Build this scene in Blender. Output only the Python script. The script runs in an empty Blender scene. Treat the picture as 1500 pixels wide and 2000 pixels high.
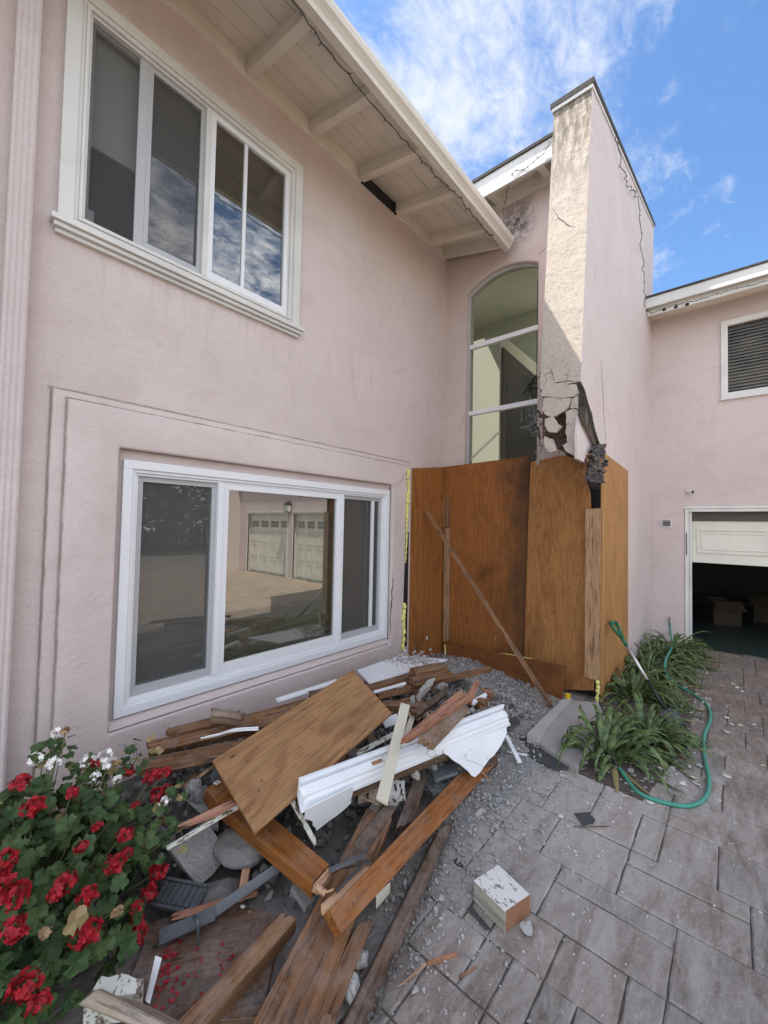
import bpy, bmesh, math, random
from mathutils import Vector, Matrix, noise
from mathutils.geometry import tessellate_polygon
random.seed(7)
rad = math.radians
C = bpy.context.scene.collection
sc = bpy.context.scene
V = Vector

# ------------------------------------------------------------------ camera
EYE = 1.65
A_, B_, R_, F_ = 0.72005321, 0.03162817, 0.02027468, 790.0
def _cammat():
    Xa = V((math.sin(A_), 0, math.cos(A_))); Ya = V((-math.cos(A_), 0, math.sin(A_))); Za = V((0, -1, 0))
    M = Matrix((Xa, Ya, Za)).transposed()
    P = Matrix(((1, 0, 0), (0, math.cos(B_), math.sin(B_)), (0, -math.sin(B_), math.cos(B_))))
    Q = Matrix(((math.cos(R_), -math.sin(R_), 0), (math.sin(R_), math.cos(R_), 0), (0, 0, 1)))
    return Q @ P @ M            # world -> camera (x right, y down, z forward)
CM = _cammat()
CT = CM.transposed()
cam = bpy.data.objects.new('camera', bpy.data.cameras.new('camera')); C.objects.link(cam)
cam.matrix_world = Matrix.Translation((0, 0, EYE)) @ (CT @ Matrix(((1, 0, 0), (0, -1, 0), (0, 0, -1)))).to_4x4()
cam.data.sensor_fit = 'VERTICAL'; cam.data.sensor_height = 24; cam.data.lens = F_ / 2000 * 24
cam.data.clip_start = 0.05; cam.data.clip_end = 500
sc.camera = cam
def _ray(px, py): return CT @ V(((px - 750) / F_, (py - 1000) / F_, 1.0))
def on(ax, v, px, py):
    d = _ray(px, py); o = V((0, 0, EYE)); return o + d * ((v - o[ax]) / d[ax])
def at(px, py, z=0.0): return on(2, z, px, py)          # photograph pixel -> point at height z
def onx(X, px, py): return on(0, X, px, py)
def ony(Y, px, py): return on(1, Y, px, py)

# ------------------------------------------------------------------ light
SUN = V((-0.42, 1.0, 2.06)).normalized()
EL = math.asin(SUN.z); AZ = math.atan2(SUN.x, SUN.y)
w = bpy.data.worlds.new("World"); sc.world = w; w.use_nodes = True
nt = w.node_tree; nt.nodes.clear()
class NB:
    def __init__(s, nt): s.nt = nt
    def n(s, t, **k):
        nd = s.nt.nodes.new(t)
        for a, b in k.items():
            if a == 'inp':
                for i, v in b.items():
                    if isinstance(v, bpy.types.NodeSocket): s.nt.links.new(v, nd.inputs[i])
                    else: nd.inputs[i].default_value = v
            else: setattr(nd, a, b)
        return nd
    def math(s, op, a, b=None, c=None, clamp=False):
        nd = s.n('ShaderNodeMath', operation=op, use_clamp=clamp)
        for i, v in enumerate((a, b, c)):
            if v is None: continue
            if isinstance(v, bpy.types.NodeSocket): s.nt.links.new(v, nd.inputs[i])
            else: nd.inputs[i].default_value = v
        return nd.outputs[0]
    def mix(s, f, a, b, mode='MIX'):
        nd = s.n('ShaderNodeMix', data_type='RGBA', blend_type=mode)
        for i, v in ((0, f), (6, a), (7, b)):
            if isinstance(v, bpy.types.NodeSocket): s.nt.links.new(v, nd.inputs[i])
            else:
                if i and len(v) == 3: v = tuple(v) + (1,)
                nd.inputs[i].default_value = v
        return nd.outputs[2]
    def noise(s, vec, scale=1, detail=4, rough=.55, dist=0):
        nd = s.n('ShaderNodeTexNoise', inp={'Scale': scale, 'Detail': detail, 'Roughness': rough, 'Distortion': dist})
        if vec is not None: s.nt.links.new(vec, nd.inputs['Vector'])
        return nd.outputs[0]
    def mapping(s, vec, loc=(0, 0, 0), rot=(0, 0, 0), scale=(1, 1, 1)):
        nd = s.n('ShaderNodeMapping', inp={'Location': loc, 'Rotation': rot, 'Scale': scale})
        s.nt.links.new(vec, nd.inputs['Vector']); return nd.outputs[0]
    def ramp(s, f, *stops):
        nd = s.n('ShaderNodeValToRGB'); e = nd.color_ramp.elements
        while len(e) < len(stops): e.new(.5)
        for i, (p, c) in enumerate(stops):
            e[i].position = p; e[i].color = (c if len(c) == 4 else tuple(c) + (1,)) if hasattr(c, '__len__') else (c, c, c, 1)
        s.nt.links.new(f, nd.inputs[0]); return nd.outputs[0]
    def mr(s, v, a, b, c=0., d=1., typ='SMOOTHSTEP'):
        nd = s.n('ShaderNodeMapRange', interpolation_type=typ, inp={1: a, 2: b, 3: c, 4: d}); s.nt.links.new(v, nd.inputs[0]); return nd.outputs[0]
b = NB(nt)
sky = b.n('ShaderNodeTexSky', sky_type='NISHITA', sun_disc=False, sun_elevation=EL, sun_rotation=AZ, air_density=1.0, dust_density=.4, ozone_density=3.0, altitude=200)
tc = b.n('ShaderNodeTexCoord').outputs['Generated']
sp = b.n('ShaderNodeSeparateXYZ', inp={0: tc}).outputs
den = b.math('ADD', b.math('MAXIMUM', sp[2], 0.0), .16)
u = b.math('DIVIDE', sp[0], den); v = b.math('DIVIDE', sp[1], den)
uv = b.n('ShaderNodeCombineXYZ', inp={0: u, 1: v}).outputs[0]
warp = b.mapping(uv, rot=(0, 0, rad(20)), scale=(3.6, 5.2, 1))
n1 = b.math('ADD', b.math('MULTIPLY', b.noise(warp, 1.1, 9, .66, .25), .6), b.math('MULTIPLY', b.noise(warp, 4.2, 7, .66, .5), .4))
n2 = b.noise(uv, 1.1, 3, .5)
# the cirrocumulus field over the entry, plus unseen cloud added to brighten the facade
def blob(cx, cy, r): 
    return b.mr(b.math('SQRT', b.math('ADD', b.math('POWER', b.math('SUBTRACT', u, cx), 2), b.math('POWER', b.math('SUBTRACT', v, cy), 2))), 0, r, 1, 0)
field = b.math('MAXIMUM', blob(.67, .36, .66), b.math('MULTIPLY', blob(1.1, .45, .75), .95))
fill_cloud = b.math('MULTIPLY', b.mr(sp[1], -.05, -.5, 0, 1), .75)
fill_cloud = b.math('MAXIMUM', fill_cloud, b.mr(sp[0], -.1, -.6, 0, .8))
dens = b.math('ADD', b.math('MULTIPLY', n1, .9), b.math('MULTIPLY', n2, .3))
dens = b.math('ADD', dens, b.math('MULTIPLY', b.math('MAXIMUM', field, fill_cloud), .34))
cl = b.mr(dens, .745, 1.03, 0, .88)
ccol = b.mix(b.mr(fill_cloud, .0, .5), (3.2, 3.35, 3.7), (14.5, 14.2, 13.7))
sb = b.n('ShaderNodeHueSaturation', inp={'Saturation': 1.12, 'Value': .88, 'Color': sky.outputs[0]}).outputs[0]
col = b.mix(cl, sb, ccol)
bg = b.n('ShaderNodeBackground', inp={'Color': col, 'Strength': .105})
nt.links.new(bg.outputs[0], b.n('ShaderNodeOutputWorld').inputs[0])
sl = bpy.data.lights.new('sun', 'SUN'); sl.energy = 3.5; sl.angle = rad(.53); sl.color = (1, .95, .87)
so = bpy.data.objects.new('sun', sl); C.objects.link(so); so.rotation_euler = SUN.to_track_quat('Z', 'Y').to_euler()
sc.view_settings.view_transform = 'Standard'; sc.view_settings.look = 'None'; sc.view_settings.exposure = 1.53; sc.view_settings.gamma = 1
sc.cycles.max_bounces = 10; sc.cycles.diffuse_bounces = 5; sc.cycles.glossy_bounces = 4; sc.cycles.transparent_max_bounces = 12
sc.cycles.use_denoising = True
sc.cycles.sample_clamp_indirect = 6

# ------------------------------------------------------------------ materials
MATS = {}
def newmat(name):
    m = bpy.data.materials.new(name); m.use_nodes = True
    bs = m.node_tree.nodes['Principled BSDF']; MATS[name] = m
    return m, NB(m.node_tree), bs
def setc(b, bs, c):
    if isinstance(c, bpy.types.NodeSocket): b.nt.links.new(c, bs.inputs['Base Color'])
    else: bs.inputs['Base Color'].default_value = tuple(c) + (1,)
def bump(b, bs, h, strength=.3, dist=.01, prev=None):
    nd = b.n('ShaderNodeBump', inp={'Strength': strength, 'Distance': dist, 'Height': h})
    if prev is not None: b.nt.links.new(prev, nd.inputs['Normal'])
    b.nt.links.new(nd.outputs[0], bs.inputs['Normal']); return nd.outputs[0]
def objvec(b, rnd=True):
    o = b.n('ShaderNodeTexCoord').outputs['Object']
    if not rnd: return o
    r = b.n('ShaderNodeObjectInfo').outputs['Random']
    c = b.n('ShaderNodeCombineXYZ', inp={0: b.math('MULTIPLY', r, 37.), 1: b.math('MULTIPLY', r, 91.), 2: b.math('MULTIPLY', r, 53.)}).outputs[0]
    return b.n('ShaderNodeVectorMath', operation='ADD', inp={0: o, 1: c}).outputs[0]
def simple(name, c, rough=.6, metal=0, var=.12, vs=6, bs_=.0, bscale=60, spec=None):
    m, b, bs = newmat(name); vec = objvec(b)
    n = b.noise(vec, vs, 5, .6)
    cc = b.mix(n, tuple(x * (1 - var) for x in c), tuple(min(1, x * (1 + var)) for x in c))
    setc(b, bs, cc); bs.inputs['Roughness'].default_value = rough; bs.inputs['Metallic'].default_value = metal
    if spec is not None: bs.inputs['Specular IOR Level'].default_value = spec
    if bs_: bump(b, bs, b.noise(vec, bscale, 4, .6), bs_, .01)
    return m
def stucco(name, c, grain=.5, gscale=150, dirt=None, streak=True):
    m, b, bs = newmat(name)
    o = b.n('ShaderNodeTexCoord').outputs['Object']
    big = b.noise(o, .9, 5, .6); med = b.noise(o, 5, 6, .65, .6)
    fine = b.noise(o, gscale, 3, .7)
    cc = b.mix(b.mr(big, .3, .7), tuple(x * .94 for x in c), (min(1, c[0] * 1.03), c[1] * 1.04, c[2] * 1.05))
    cc = b.mix(b.mr(med, .45, .75, 0, .22), cc, tuple(x * .78 for x in c))
    if streak:
        st = b.noise(b.mapping(o, scale=(7, 7, .8)), 1.5, 5, .6)
        cc = b.mix(b.mr(st, .55, .8, 0, .12), cc, (c[0] * .62, c[1] * .58, c[2] * .54))
    sk = b.noise(b.mapping(o, rot=(0, rad(14), 0), scale=(2.2, 2.2, 9)), 2.2, 6, .7, 1.2)      # darker trowel scuffs
    cc = b.mix(b.mr(sk, .6, .78, 0, .3), cc, (c[0] * .7, c[1] * .68, c[2] * .66))
    cc = b.mix(b.mr(fine, .35, .6, .3, 0), cc, tuple(x * .6 for x in c))
    pz = b.noise(b.mapping(o, scale=(1, 1, 1.6)), 2.3, 7, .72, .9)
    cc = b.mix(b.mr(pz, .48, .70, 0, .45), cc, (c[0] * .80, c[1] * .76, c[2] * .76))
    if dirt: cc = dirt(b, o, cc)
    setc(b, bs, cc); bs.inputs['Roughness'].default_value = .93; bs.inputs['Specular IOR Level'].default_value = .2
    h = b.math('ADD', b.math('MULTIPLY', fine, .35), b.math('MULTIPLY', b.noise(o, gscale * .35, 4, .6), .65))
    p = bump(b, bs, h, grain, .006)
    bump(b, bs, b.noise(o, 6, 4, .55, .5), .35, .03, p)
    return m
PINK = (.65, .548, .52)
def dirt_shade_front(b, o, cc):
    s = b.n('ShaderNodeSeparateXYZ', inp={0: o}).outputs
    n = b.noise(o, 9, 6, .7)
    # grime and painted edge shade on the raised surround, grubby foot of the wall
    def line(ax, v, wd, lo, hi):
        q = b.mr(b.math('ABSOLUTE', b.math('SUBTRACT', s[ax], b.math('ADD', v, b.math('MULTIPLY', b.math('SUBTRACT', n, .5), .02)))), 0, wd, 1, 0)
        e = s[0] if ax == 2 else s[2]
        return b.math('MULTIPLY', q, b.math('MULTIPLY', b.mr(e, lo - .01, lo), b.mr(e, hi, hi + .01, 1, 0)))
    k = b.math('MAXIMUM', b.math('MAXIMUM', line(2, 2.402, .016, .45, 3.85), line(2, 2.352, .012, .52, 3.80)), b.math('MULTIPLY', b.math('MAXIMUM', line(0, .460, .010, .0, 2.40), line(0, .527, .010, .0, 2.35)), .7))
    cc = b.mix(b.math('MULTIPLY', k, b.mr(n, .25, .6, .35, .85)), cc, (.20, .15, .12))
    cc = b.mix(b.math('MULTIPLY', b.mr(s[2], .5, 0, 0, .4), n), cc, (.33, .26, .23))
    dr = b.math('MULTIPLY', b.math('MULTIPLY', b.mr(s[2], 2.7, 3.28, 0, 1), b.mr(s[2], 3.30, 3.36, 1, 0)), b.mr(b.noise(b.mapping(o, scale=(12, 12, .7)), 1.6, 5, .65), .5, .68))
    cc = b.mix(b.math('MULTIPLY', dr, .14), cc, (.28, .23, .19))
    y = b.math('MULTIPLY', b.mr(s[2], 3.6, 5.3, 0, .5), b.mr(b.noise(o, 1.3, 4, .6), .35, .7))  # wall colour turns warmer toward the eave, in noisy patches
    return b.mix(y, cc, (.58, .43, .30))
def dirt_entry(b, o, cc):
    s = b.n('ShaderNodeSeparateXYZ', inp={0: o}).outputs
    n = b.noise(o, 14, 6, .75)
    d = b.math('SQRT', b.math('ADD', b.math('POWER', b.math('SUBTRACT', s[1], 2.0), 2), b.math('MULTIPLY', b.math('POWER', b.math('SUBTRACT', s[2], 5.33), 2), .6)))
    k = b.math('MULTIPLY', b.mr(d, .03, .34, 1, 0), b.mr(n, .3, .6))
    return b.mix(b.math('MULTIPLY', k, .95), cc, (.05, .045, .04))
def dirt_nose(b, o, cc):
    s = b.n('ShaderNodeSeparateXYZ', inp={0: o}).outputs
    n = b.noise(b.mapping(o, scale=(16, 16, 3)), 1.3, 6, .7)
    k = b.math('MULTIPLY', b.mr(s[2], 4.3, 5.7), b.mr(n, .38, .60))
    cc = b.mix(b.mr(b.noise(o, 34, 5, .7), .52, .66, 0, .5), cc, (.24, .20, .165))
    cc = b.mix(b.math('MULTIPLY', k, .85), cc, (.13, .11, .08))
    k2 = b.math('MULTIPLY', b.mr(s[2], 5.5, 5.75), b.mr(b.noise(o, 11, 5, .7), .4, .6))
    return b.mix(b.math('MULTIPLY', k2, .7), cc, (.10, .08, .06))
stucco('stucco', PINK, .8, 150, dirt_shade_front)
stucco('stucco_entry', (.61, .50, .46), .8, 150, dirt_entry)
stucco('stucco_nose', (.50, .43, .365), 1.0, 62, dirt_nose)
stucco('stucco_wing', (.65, .56, .54), .8, 150)
stucco('stucco_garage', (.62, .52, .495), .7, 160)
simple('broken_plaster', (.36, .335, .30), .95, var=.4, vs=14, bs_=.8, bscale=50)
simple('plaster_grey', (.36, .345, .33), .95, var=.35, vs=10, bs_=.9, bscale=45)
simple('plaster_pale', (.60, .57, .52), .9, var=.2, vs=20, bs_=.5, bscale=70)
simple('concrete', (.33, .31, .285), .9, var=.25, vs=9, bs_=.5, bscale=60)
simple('rubble_mid', (.20, .19, .175), .95, var=.5, vs=14, bs_=.9, bscale=45)
simple('rubble_dark', (.12, .11, .10), .95, var=.5, vs=18, bs_=.9, bscale=50)
simple('felt', (.055, .055, .058), .85, var=.5, vs=14, bs_=.6, bscale=40)
simple('soil', (.09, .07, .055), .95, var=.5, vs=22, bs_=1, bscale=40)
simple('black', (.012, .011, .011), .6)
simple('crack', (.06, .045, .04), .95)
simple('wire', (.015, .02, .017), .5)
simple('vinyl', (.74, .74, .76), .35, var=.05, bs_=.03)
simple('cream_paint', (.62, .57, .45), .5, var=.08)
simple('screen_frame', (.42, .42, .43), .45, var=.06)
simple('green_plastic', (.01, .11, .05), .35)
simple('aluminium', (.62, .62, .63), .35, .7)
simple('dark_metal', (.06, .065, .07), .45, .6, var=.4, vs=20)
simple('galv', (.11, .115, .12), .55, .4, var=.6, vs=16, bs_=.3, bscale=30)
simple('foam', (.72, .66, .22), .9, var=.15, vs=30, bs_=.6, bscale=60)
simple('yellow', (.72, .46, .01), .4)
simple('hose', (.06, .27, .20), .6, var=.35, vs=14, bs_=.2)
simple('shade_cloth', (.33, .32, .30), .9)
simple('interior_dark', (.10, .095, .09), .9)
simple('interior_pale', (.70, .70, .61), .9, var=.04)
simple('asphalt_shingle', (.06, .055, .05), .95, var=.5, vs=25, bs_=.8)
simple('sticker', (.75, .75, .74), .5)
simple('stem', (.12, .13, .05), .7)
simple('cobweb', (.085, .078, .08), .95, var=.5, vs=25, bs_=.8, bscale=70)

def painted(name, c, wear=.25, grime=(.22, .17, .12), rough=.55):
    m, b, bs = newmat(name); vec = objvec(b)
    n = b.noise(b.mapping(vec, scale=(1, 5, 5)), 7, 6, .7)
    n2 = b.noise(vec, 2.2, 5, .6)
    cc = b.mix(b.mr(n2, .35, .7), c, tuple(x * .86 for x in c))
    cc = b.mix(b.mr(n, .58, .76, 0, wear), cc, grime)
    setc(b, bs, cc); bs.inputs['Roughness'].default_value = rough
    bump(b, bs, n, .15, .004); return m
painted('white_paint', (.74, .74, .74), .25)
painted('trim_paint', (.68, .66, .63), .25)
painted('eave_paint', (.74, .68, .59), .45)
painted('fascia_paint', (.66, .65, .62), .45)
painted('gutter_paint', (.66, .62, .55), .5)
painted('moulding_paint', (.78, .79, .81), .35, (.16, .13, .1))
painted('door_paint', (.69, .67, .585), .08)
simple('blind_pale', (.62, .61, .56), .9)

def chipped(name, c, wood, lo=.52):
    m, b, bs = newmat(name); vec = objvec(b)
    n = b.noise(b.mapping(vec, scale=(8, 22, 22)), 2.0, 7, .7)
    cc = b.mix(b.mr(n, lo, lo + .05), c, wood); setc(b, bs, cc); bs.inputs['Roughness'].default_value = .7
    bump(b, bs, n, .5, .004); return m
chipped('chipped_white', (.62, .61, .53), (.12, .09, .06), .53)
chipped('chipped_cream', (.60, .56, .44), (.25, .15, .08), .66)

def wood(name, ca, cb, cd, grain=1.0, rough=.75, dust=0., bmp=.35):
    m, b, bs = newmat(name); vec = objvec(b)
    a = b.noise(b.mapping(vec, scale=(1.1, 16, 16)), 1.0, 5, .6, 1.4)
    f = b.noise(b.mapping(vec, scale=(3, 70, 70)), 1.5 * grain, 4, .7)
    k = b.noise(vec, 3.5, 5, .65)
    cc = b.mix(b.mr(a, .3, .7), ca, cb)
    cc = b.mix(b.mr(f, .45, .8, 0, .6), cc, cd)
    cc = b.mix(b.mr(k, .5, .75, 0, .55), cc, cd)
    f2 = b.noise(b.mapping(vec, scale=(2, 30, 30)), 2.0, 6, .75, .4)
    cc = b.mix(b.mr(f2, .50, .62, 0, .8), cc, tuple(x * .6 for x in cd))
    kn = b.n('ShaderNodeTexVoronoi', inp={'Scale': 3.0, 'Vector': b.mapping(vec, scale=(1, 2.5, 2.5))}).outputs['Distance']
    cc = b.mix(b.mr(kn, .05, .13, .8, 0), cc, tuple(x * .5 for x in cd))
    nl = b.n('ShaderNodeTexVoronoi', inp={'Scale': 12.0, 'Vector': vec}).outputs['Distance']
    cc = b.mix(b.mr(nl, .05, .07, .8, 0), cc, (.02, .015, .012))
    if dust:
        nz = b.n('ShaderNodeSeparateXYZ', inp={0: b.n('ShaderNodeNewGeometry').outputs['Normal']}).outputs[2]
        gw = b.n('ShaderNodeNewGeometry').outputs['Position']
        dm = b.math('MULTIPLY', b.mr(nz, .1, .7, .25, 1), b.mr(b.noise(gw, 9, 8, .75), .42, .72, 0, dust * 1.5, 'LINEAR'))
        cc = b.mix(dm, cc, (.42, .39, .36))
    setc(b, bs, cc); bs.inputs['Roughness'].default_value = rough; bs.inputs['Specular IOR Level'].default_value = .3
    bump(b, bs, b.math('ADD', f, a), bmp, .004); return m
wood('redwood', (.145, .066, .030), (.28, .14, .062), (.05, .024, .013), dust=.18)
wood('redwood_dark', (.07, .04, .025), (.15, .08, .045), (.025, .016, .012), dust=.22)
wood('old_wood', (.22, .14, .085), (.32, .21, .13), (.09, .055, .035), dust=.35)
wood('fresh_wood', (.52, .30, .17), (.62, .40, .24), (.28, .13, .07), dust=.1, bmp=.7)
wood('split_wood', (.30, .13, .075), (.45, .22, .13), (.13, .05, .03), dust=.15, bmp=.8)
wood('fir', (.33, .19, .10), (.42, .26, .15), (.16, .08, .04), bmp=.3)
wood('stained', (.25, .085, .018), (.31, .115, .026), (.17, .055, .012), 1.0, .42, .12, .05)
def plywood(name, ca, cb, cd, dark=.3, frq=9., water=.5, cs=3.2, dash=.35, band=None):
    m, b, bs = newmat(name); vec = objvec(b)
    p = b.noise(b.mapping(vec, scale=(.5, cs, cs)), 1.0, 3, .5, .8)
    s = b.math('SINE', b.math('MULTIPLY', p, frq * 6.28))
    f = b.noise(b.mapping(vec, scale=(4, 90, 90)), 1.2, 4, .7)
    cc = b.mix(b.math('MULTIPLY', b.mr(s, -.3, 1, 0, .75), b.mr(b.noise(vec, 2.5, 4, .6), .3, .65, .25, 1)), ca, cb)
    pb = b.noise(vec, 5, 7, .7, .5); cc = b.mix(b.mr(pb, .45, .75, 0, .4), cc, cb)
    cc = b.mix(b.mr(f, .42, .68, 0, .55), cc, cd)
    w2 = b.noise(vec, 1.4, 5, .6, .4)
    cc = b.mix(b.mr(w2, .5, .75, 0, water), cc, tuple(x * .4 for x in cd))
    vo = b.n('ShaderNodeTexVoronoi', inp={'Scale': 3.1, 'Vector': b.mapping(vec, scale=(1, 1.6, 1))}).outputs['Distance']
    cc = b.mix(b.mr(vo, .02, .075, .8, 0), cc, tuple(x * .35 for x in cd))
    v2 = b.n('ShaderNodeTexVoronoi', inp={'Scale': 9.5, 'Vector': b.mapping(vec, scale=(.7, 1.3, 1))}).outputs['Distance']
    cc = b.mix(b.mr(v2, .05, .075, .85, 0), cc, (.02, .012, .01))
    v3 = b.n('ShaderNodeTexVoronoi', inp={'Scale': 1.0, 'Vector': b.mapping(vec, scale=(16, 42, 20))}).outputs['Distance']
    cc = b.mix(b.math('MULTIPLY', b.mr(v3, .10, .22, dash, 0), b.mr(b.noise(vec, 6, 3, .6), .4, .6)), cc, tuple(x * .3 for x in cd))
    if band:
        yy = b.n('ShaderNodeSeparateXYZ', inp={0: b.n('ShaderNodeTexCoord').outputs['Object']}).outputs[1]
        q = b.math('ADD', b.math('MULTIPLY', yy, band[0]), b.math('MULTIPLY', b.math('SUBTRACT', b.noise(vec, 3.5, 7, .7), .5), .9))
        cc = b.mix(b.mr(q, band[1], band[2], 0, .75), cc, (.045, .024, .013))
    setc(b, bs, cc); bs.inputs['Roughness'].default_value = .7; bs.inputs['Specular IOR Level'].default_value = .3
    bump(b, bs, b.math('ADD', f, s), .12, .003); return m
plywood('ply_orange', (.34, .135, .035), (.24, .085, .022), (.12, .045, .015), frq=7, water=.75, cs=5)
plywood('ply_tan', (.40, .19, .065), (.26, .10, .03), (.16, .07, .025), frq=17, water=.35)
plywood('ply_edge', (.44, .23, .085), (.34, .165, .06), (.19, .085, .03), frq=4, water=.3, dash=.95)
plywood('ply_stained', (.33, .125, .032), (.23, .078, .02), (.11, .04, .014), frq=9, water=.6, cs=5, band=(-1.0, .10, .60))
plywood('ply_loose', (.40, .225, .105), (.25, .115, .05), (.13, .055, .025), frq=12, water=.4, cs=2.4)
plywood('ply_kick', (.25, .095, .028), (.20, .07, .02), (.09, .035, .012), frq=4, water=.6)

def glassmat(name, tint, refl=1.0, ior=1.75):
    m = bpy.data.materials.new(name); m.use_nodes = True; nt = m.node_tree; nt.nodes.clear(); b = NB(nt); MATS[name] = m
    fr = b.n('ShaderNodeFresnel', inp={'IOR': ior}).outputs[0]
    fr = b.math('MULTIPLY', fr, b.math('SUBTRACT', 1.0, b.n('ShaderNodeNewGeometry').outputs['Backfacing']))
    t = b.n('ShaderNodeBsdfTransparent', inp={'Color': tuple(tint) + (1,)})
    g = b.n('ShaderNodeBsdfGlossy', inp={'Color': (refl, refl, refl * .98, 1), 'Roughness': 0.0})
    mx = b.n('ShaderNodeMixShader', inp={0: fr, 1: t.outputs[0], 2: g.outputs[0]})
    nt.links.new(mx.outputs[0], b.n('ShaderNodeOutputMaterial').inputs[0]); return m
glassmat('glass', (.62, .62, .58), 1.0, 2.7)
glassmat('glass_tinted', (.90, .91, .86), 1.0, 1.45)
def screenmat(name, c, alpha):
    m = bpy.data.materials.new(name); m.use_nodes = True; nt = m.node_tree; nt.nodes.clear(); b = NB(nt); MATS[name] = m
    t = b.n('ShaderNodeBsdfTransparent'); g = b.n('ShaderNodeBsdfDiffuse', inp={'Color': tuple(c) + (1,)})
    mx = b.n('ShaderNodeMixShader', inp={0: alpha, 1: t.outputs[0], 2: g.outputs[0]})
    nt.links.new(mx.outputs[0], b.n('ShaderNodeOutputMaterial').inputs[0]); return m
screenmat('insect_mesh', (.13, .13, .13), .45)
screenmat('wire_mesh', (.05, .045, .04), .85)

def pavermat():
    m, b, bs = newmat('paver')
    o = b.n('ShaderNodeTexCoord').outputs['Object']
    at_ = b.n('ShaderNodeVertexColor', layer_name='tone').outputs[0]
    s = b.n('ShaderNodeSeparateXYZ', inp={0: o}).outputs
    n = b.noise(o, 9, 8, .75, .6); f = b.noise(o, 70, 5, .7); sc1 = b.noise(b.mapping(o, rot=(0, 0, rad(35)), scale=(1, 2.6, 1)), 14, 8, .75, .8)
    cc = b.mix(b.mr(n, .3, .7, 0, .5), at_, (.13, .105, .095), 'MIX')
    cc = b.mix(b.mr(f, .4, .7, 0, .45), cc, (.09, .078, .068))
    cc = b.mix(b.mr(sc1, .50, .68, 0, .6), cc, (.38, .35, .32))
    cc = b.mix(b.mr(sc1, .50, .32, 0, .65), cc, (.075, .062, .052))
    sp2 = b.noise(o, 34, 6, .8, .5); cc = b.mix(b.mr(sp2, .60, .68, 0, .7), cc, (.46, .44, .41)); cc = b.mix(b.mr(sp2, .40, .33, 0, .6), cc, (.06, .05, .045))
    # plaster dust tracked out from the rubble
    px_ = b.math('SUBTRACT', s[0], 2.9); py_ = b.math('SUBTRACT', s[1], 1.0)
    d = b.math('SQRT', b.math('ADD', b.math('MULTIPLY', b.math('POWER', px_, 2), .45), b.math('POWER', py_, 2)))
    sm = b.noise(b.mapping(o, rot=(0, 0, rad(-18)), scale=(1.0, 3.4, 1)), 3.2, 8, .72, .6)
    k = b.math('ADD', b.mr(d, .1, 2.0, .74, .10), b.math('MULTIPLY', b.math('SUBTRACT', sm, .5), 1.6))
    cc = b.mix(b.mr(k, .05, .9, 0, .9), cc, (.44, .42, .40))
    fl = b.noise(b.mapping(o, rot=(0, 0, rad(30)), scale=(1, 2.2, 1)), 26, 5, .75)
    k3 = b.math('ADD', fl, b.mr(d, 0, 4.5, .06, 0))
    cc = b.mix(b.mr(k3, .68, .76, 0, .75), cc, (.52, .51, .50))
    cc = b.mix(1.0, cc, (1.0, .965, .92), 'MULTIPLY')
    setc(b, bs, cc); bs.inputs['Roughness'].default_value = .82; bs.inputs['Specular IOR Level'].default_value = .35
    p = bump(b, bs, f, .35, .004); p = bump(b, bs, sc1, .5, .008, p); bump(b, bs, n, .6, .014, p)
pavermat()
simple('joint', (.10, .088, .076), .95, var=.6, vs=30, bs_=1, bscale=50)
simple('driveway', (.26, .23, .20), .9, var=.3, vs=4, bs_=.3)
simple('lawn', (.035, .07, .015), .95, var=.5, vs=12)
def leafmat(name, ca, cb, rough=.5, tr=.25, sc_=9):
    m, b, bs = newmat(name); vec = objvec(b)
    cc = b.mix(b.mr(b.noise(vec, sc_, 4, .6), .35, .65), ca, cb); setc(b, bs, cc)
    bs.inputs['Roughness'].default_value = rough; bs.inputs['Subsurface Weight'].default_value = 0
    bs.inputs['Specular IOR Level'].default_value = .4; return m
leafmat('strap_leaf', (.03, .055, .016), (.12, .175, .055), .45, sc_=24)
leafmat('strap_leaf_dry', (.22, .20, .07), (.30, .22, .11), .7)
leafmat('geranium_leaf', (.022, .052, .013), (.06, .105, .03), .6)
leafmat('tree_leaf', (.03, .055, .018), (.055, .085, .03), .7)
leafmat('petal_red', (.22, .002, .008), (.40, .007, .016), .6, sc_=40)
leafmat('petal_white', (.75, .73, .70), (.85, .82, .78), .6)
leafmat('petal_dry', (.28, .17, .09), (.4, .26, .15), .8)
simple('bark', (.09, .065, .045), .95, bs_=.8)

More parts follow.
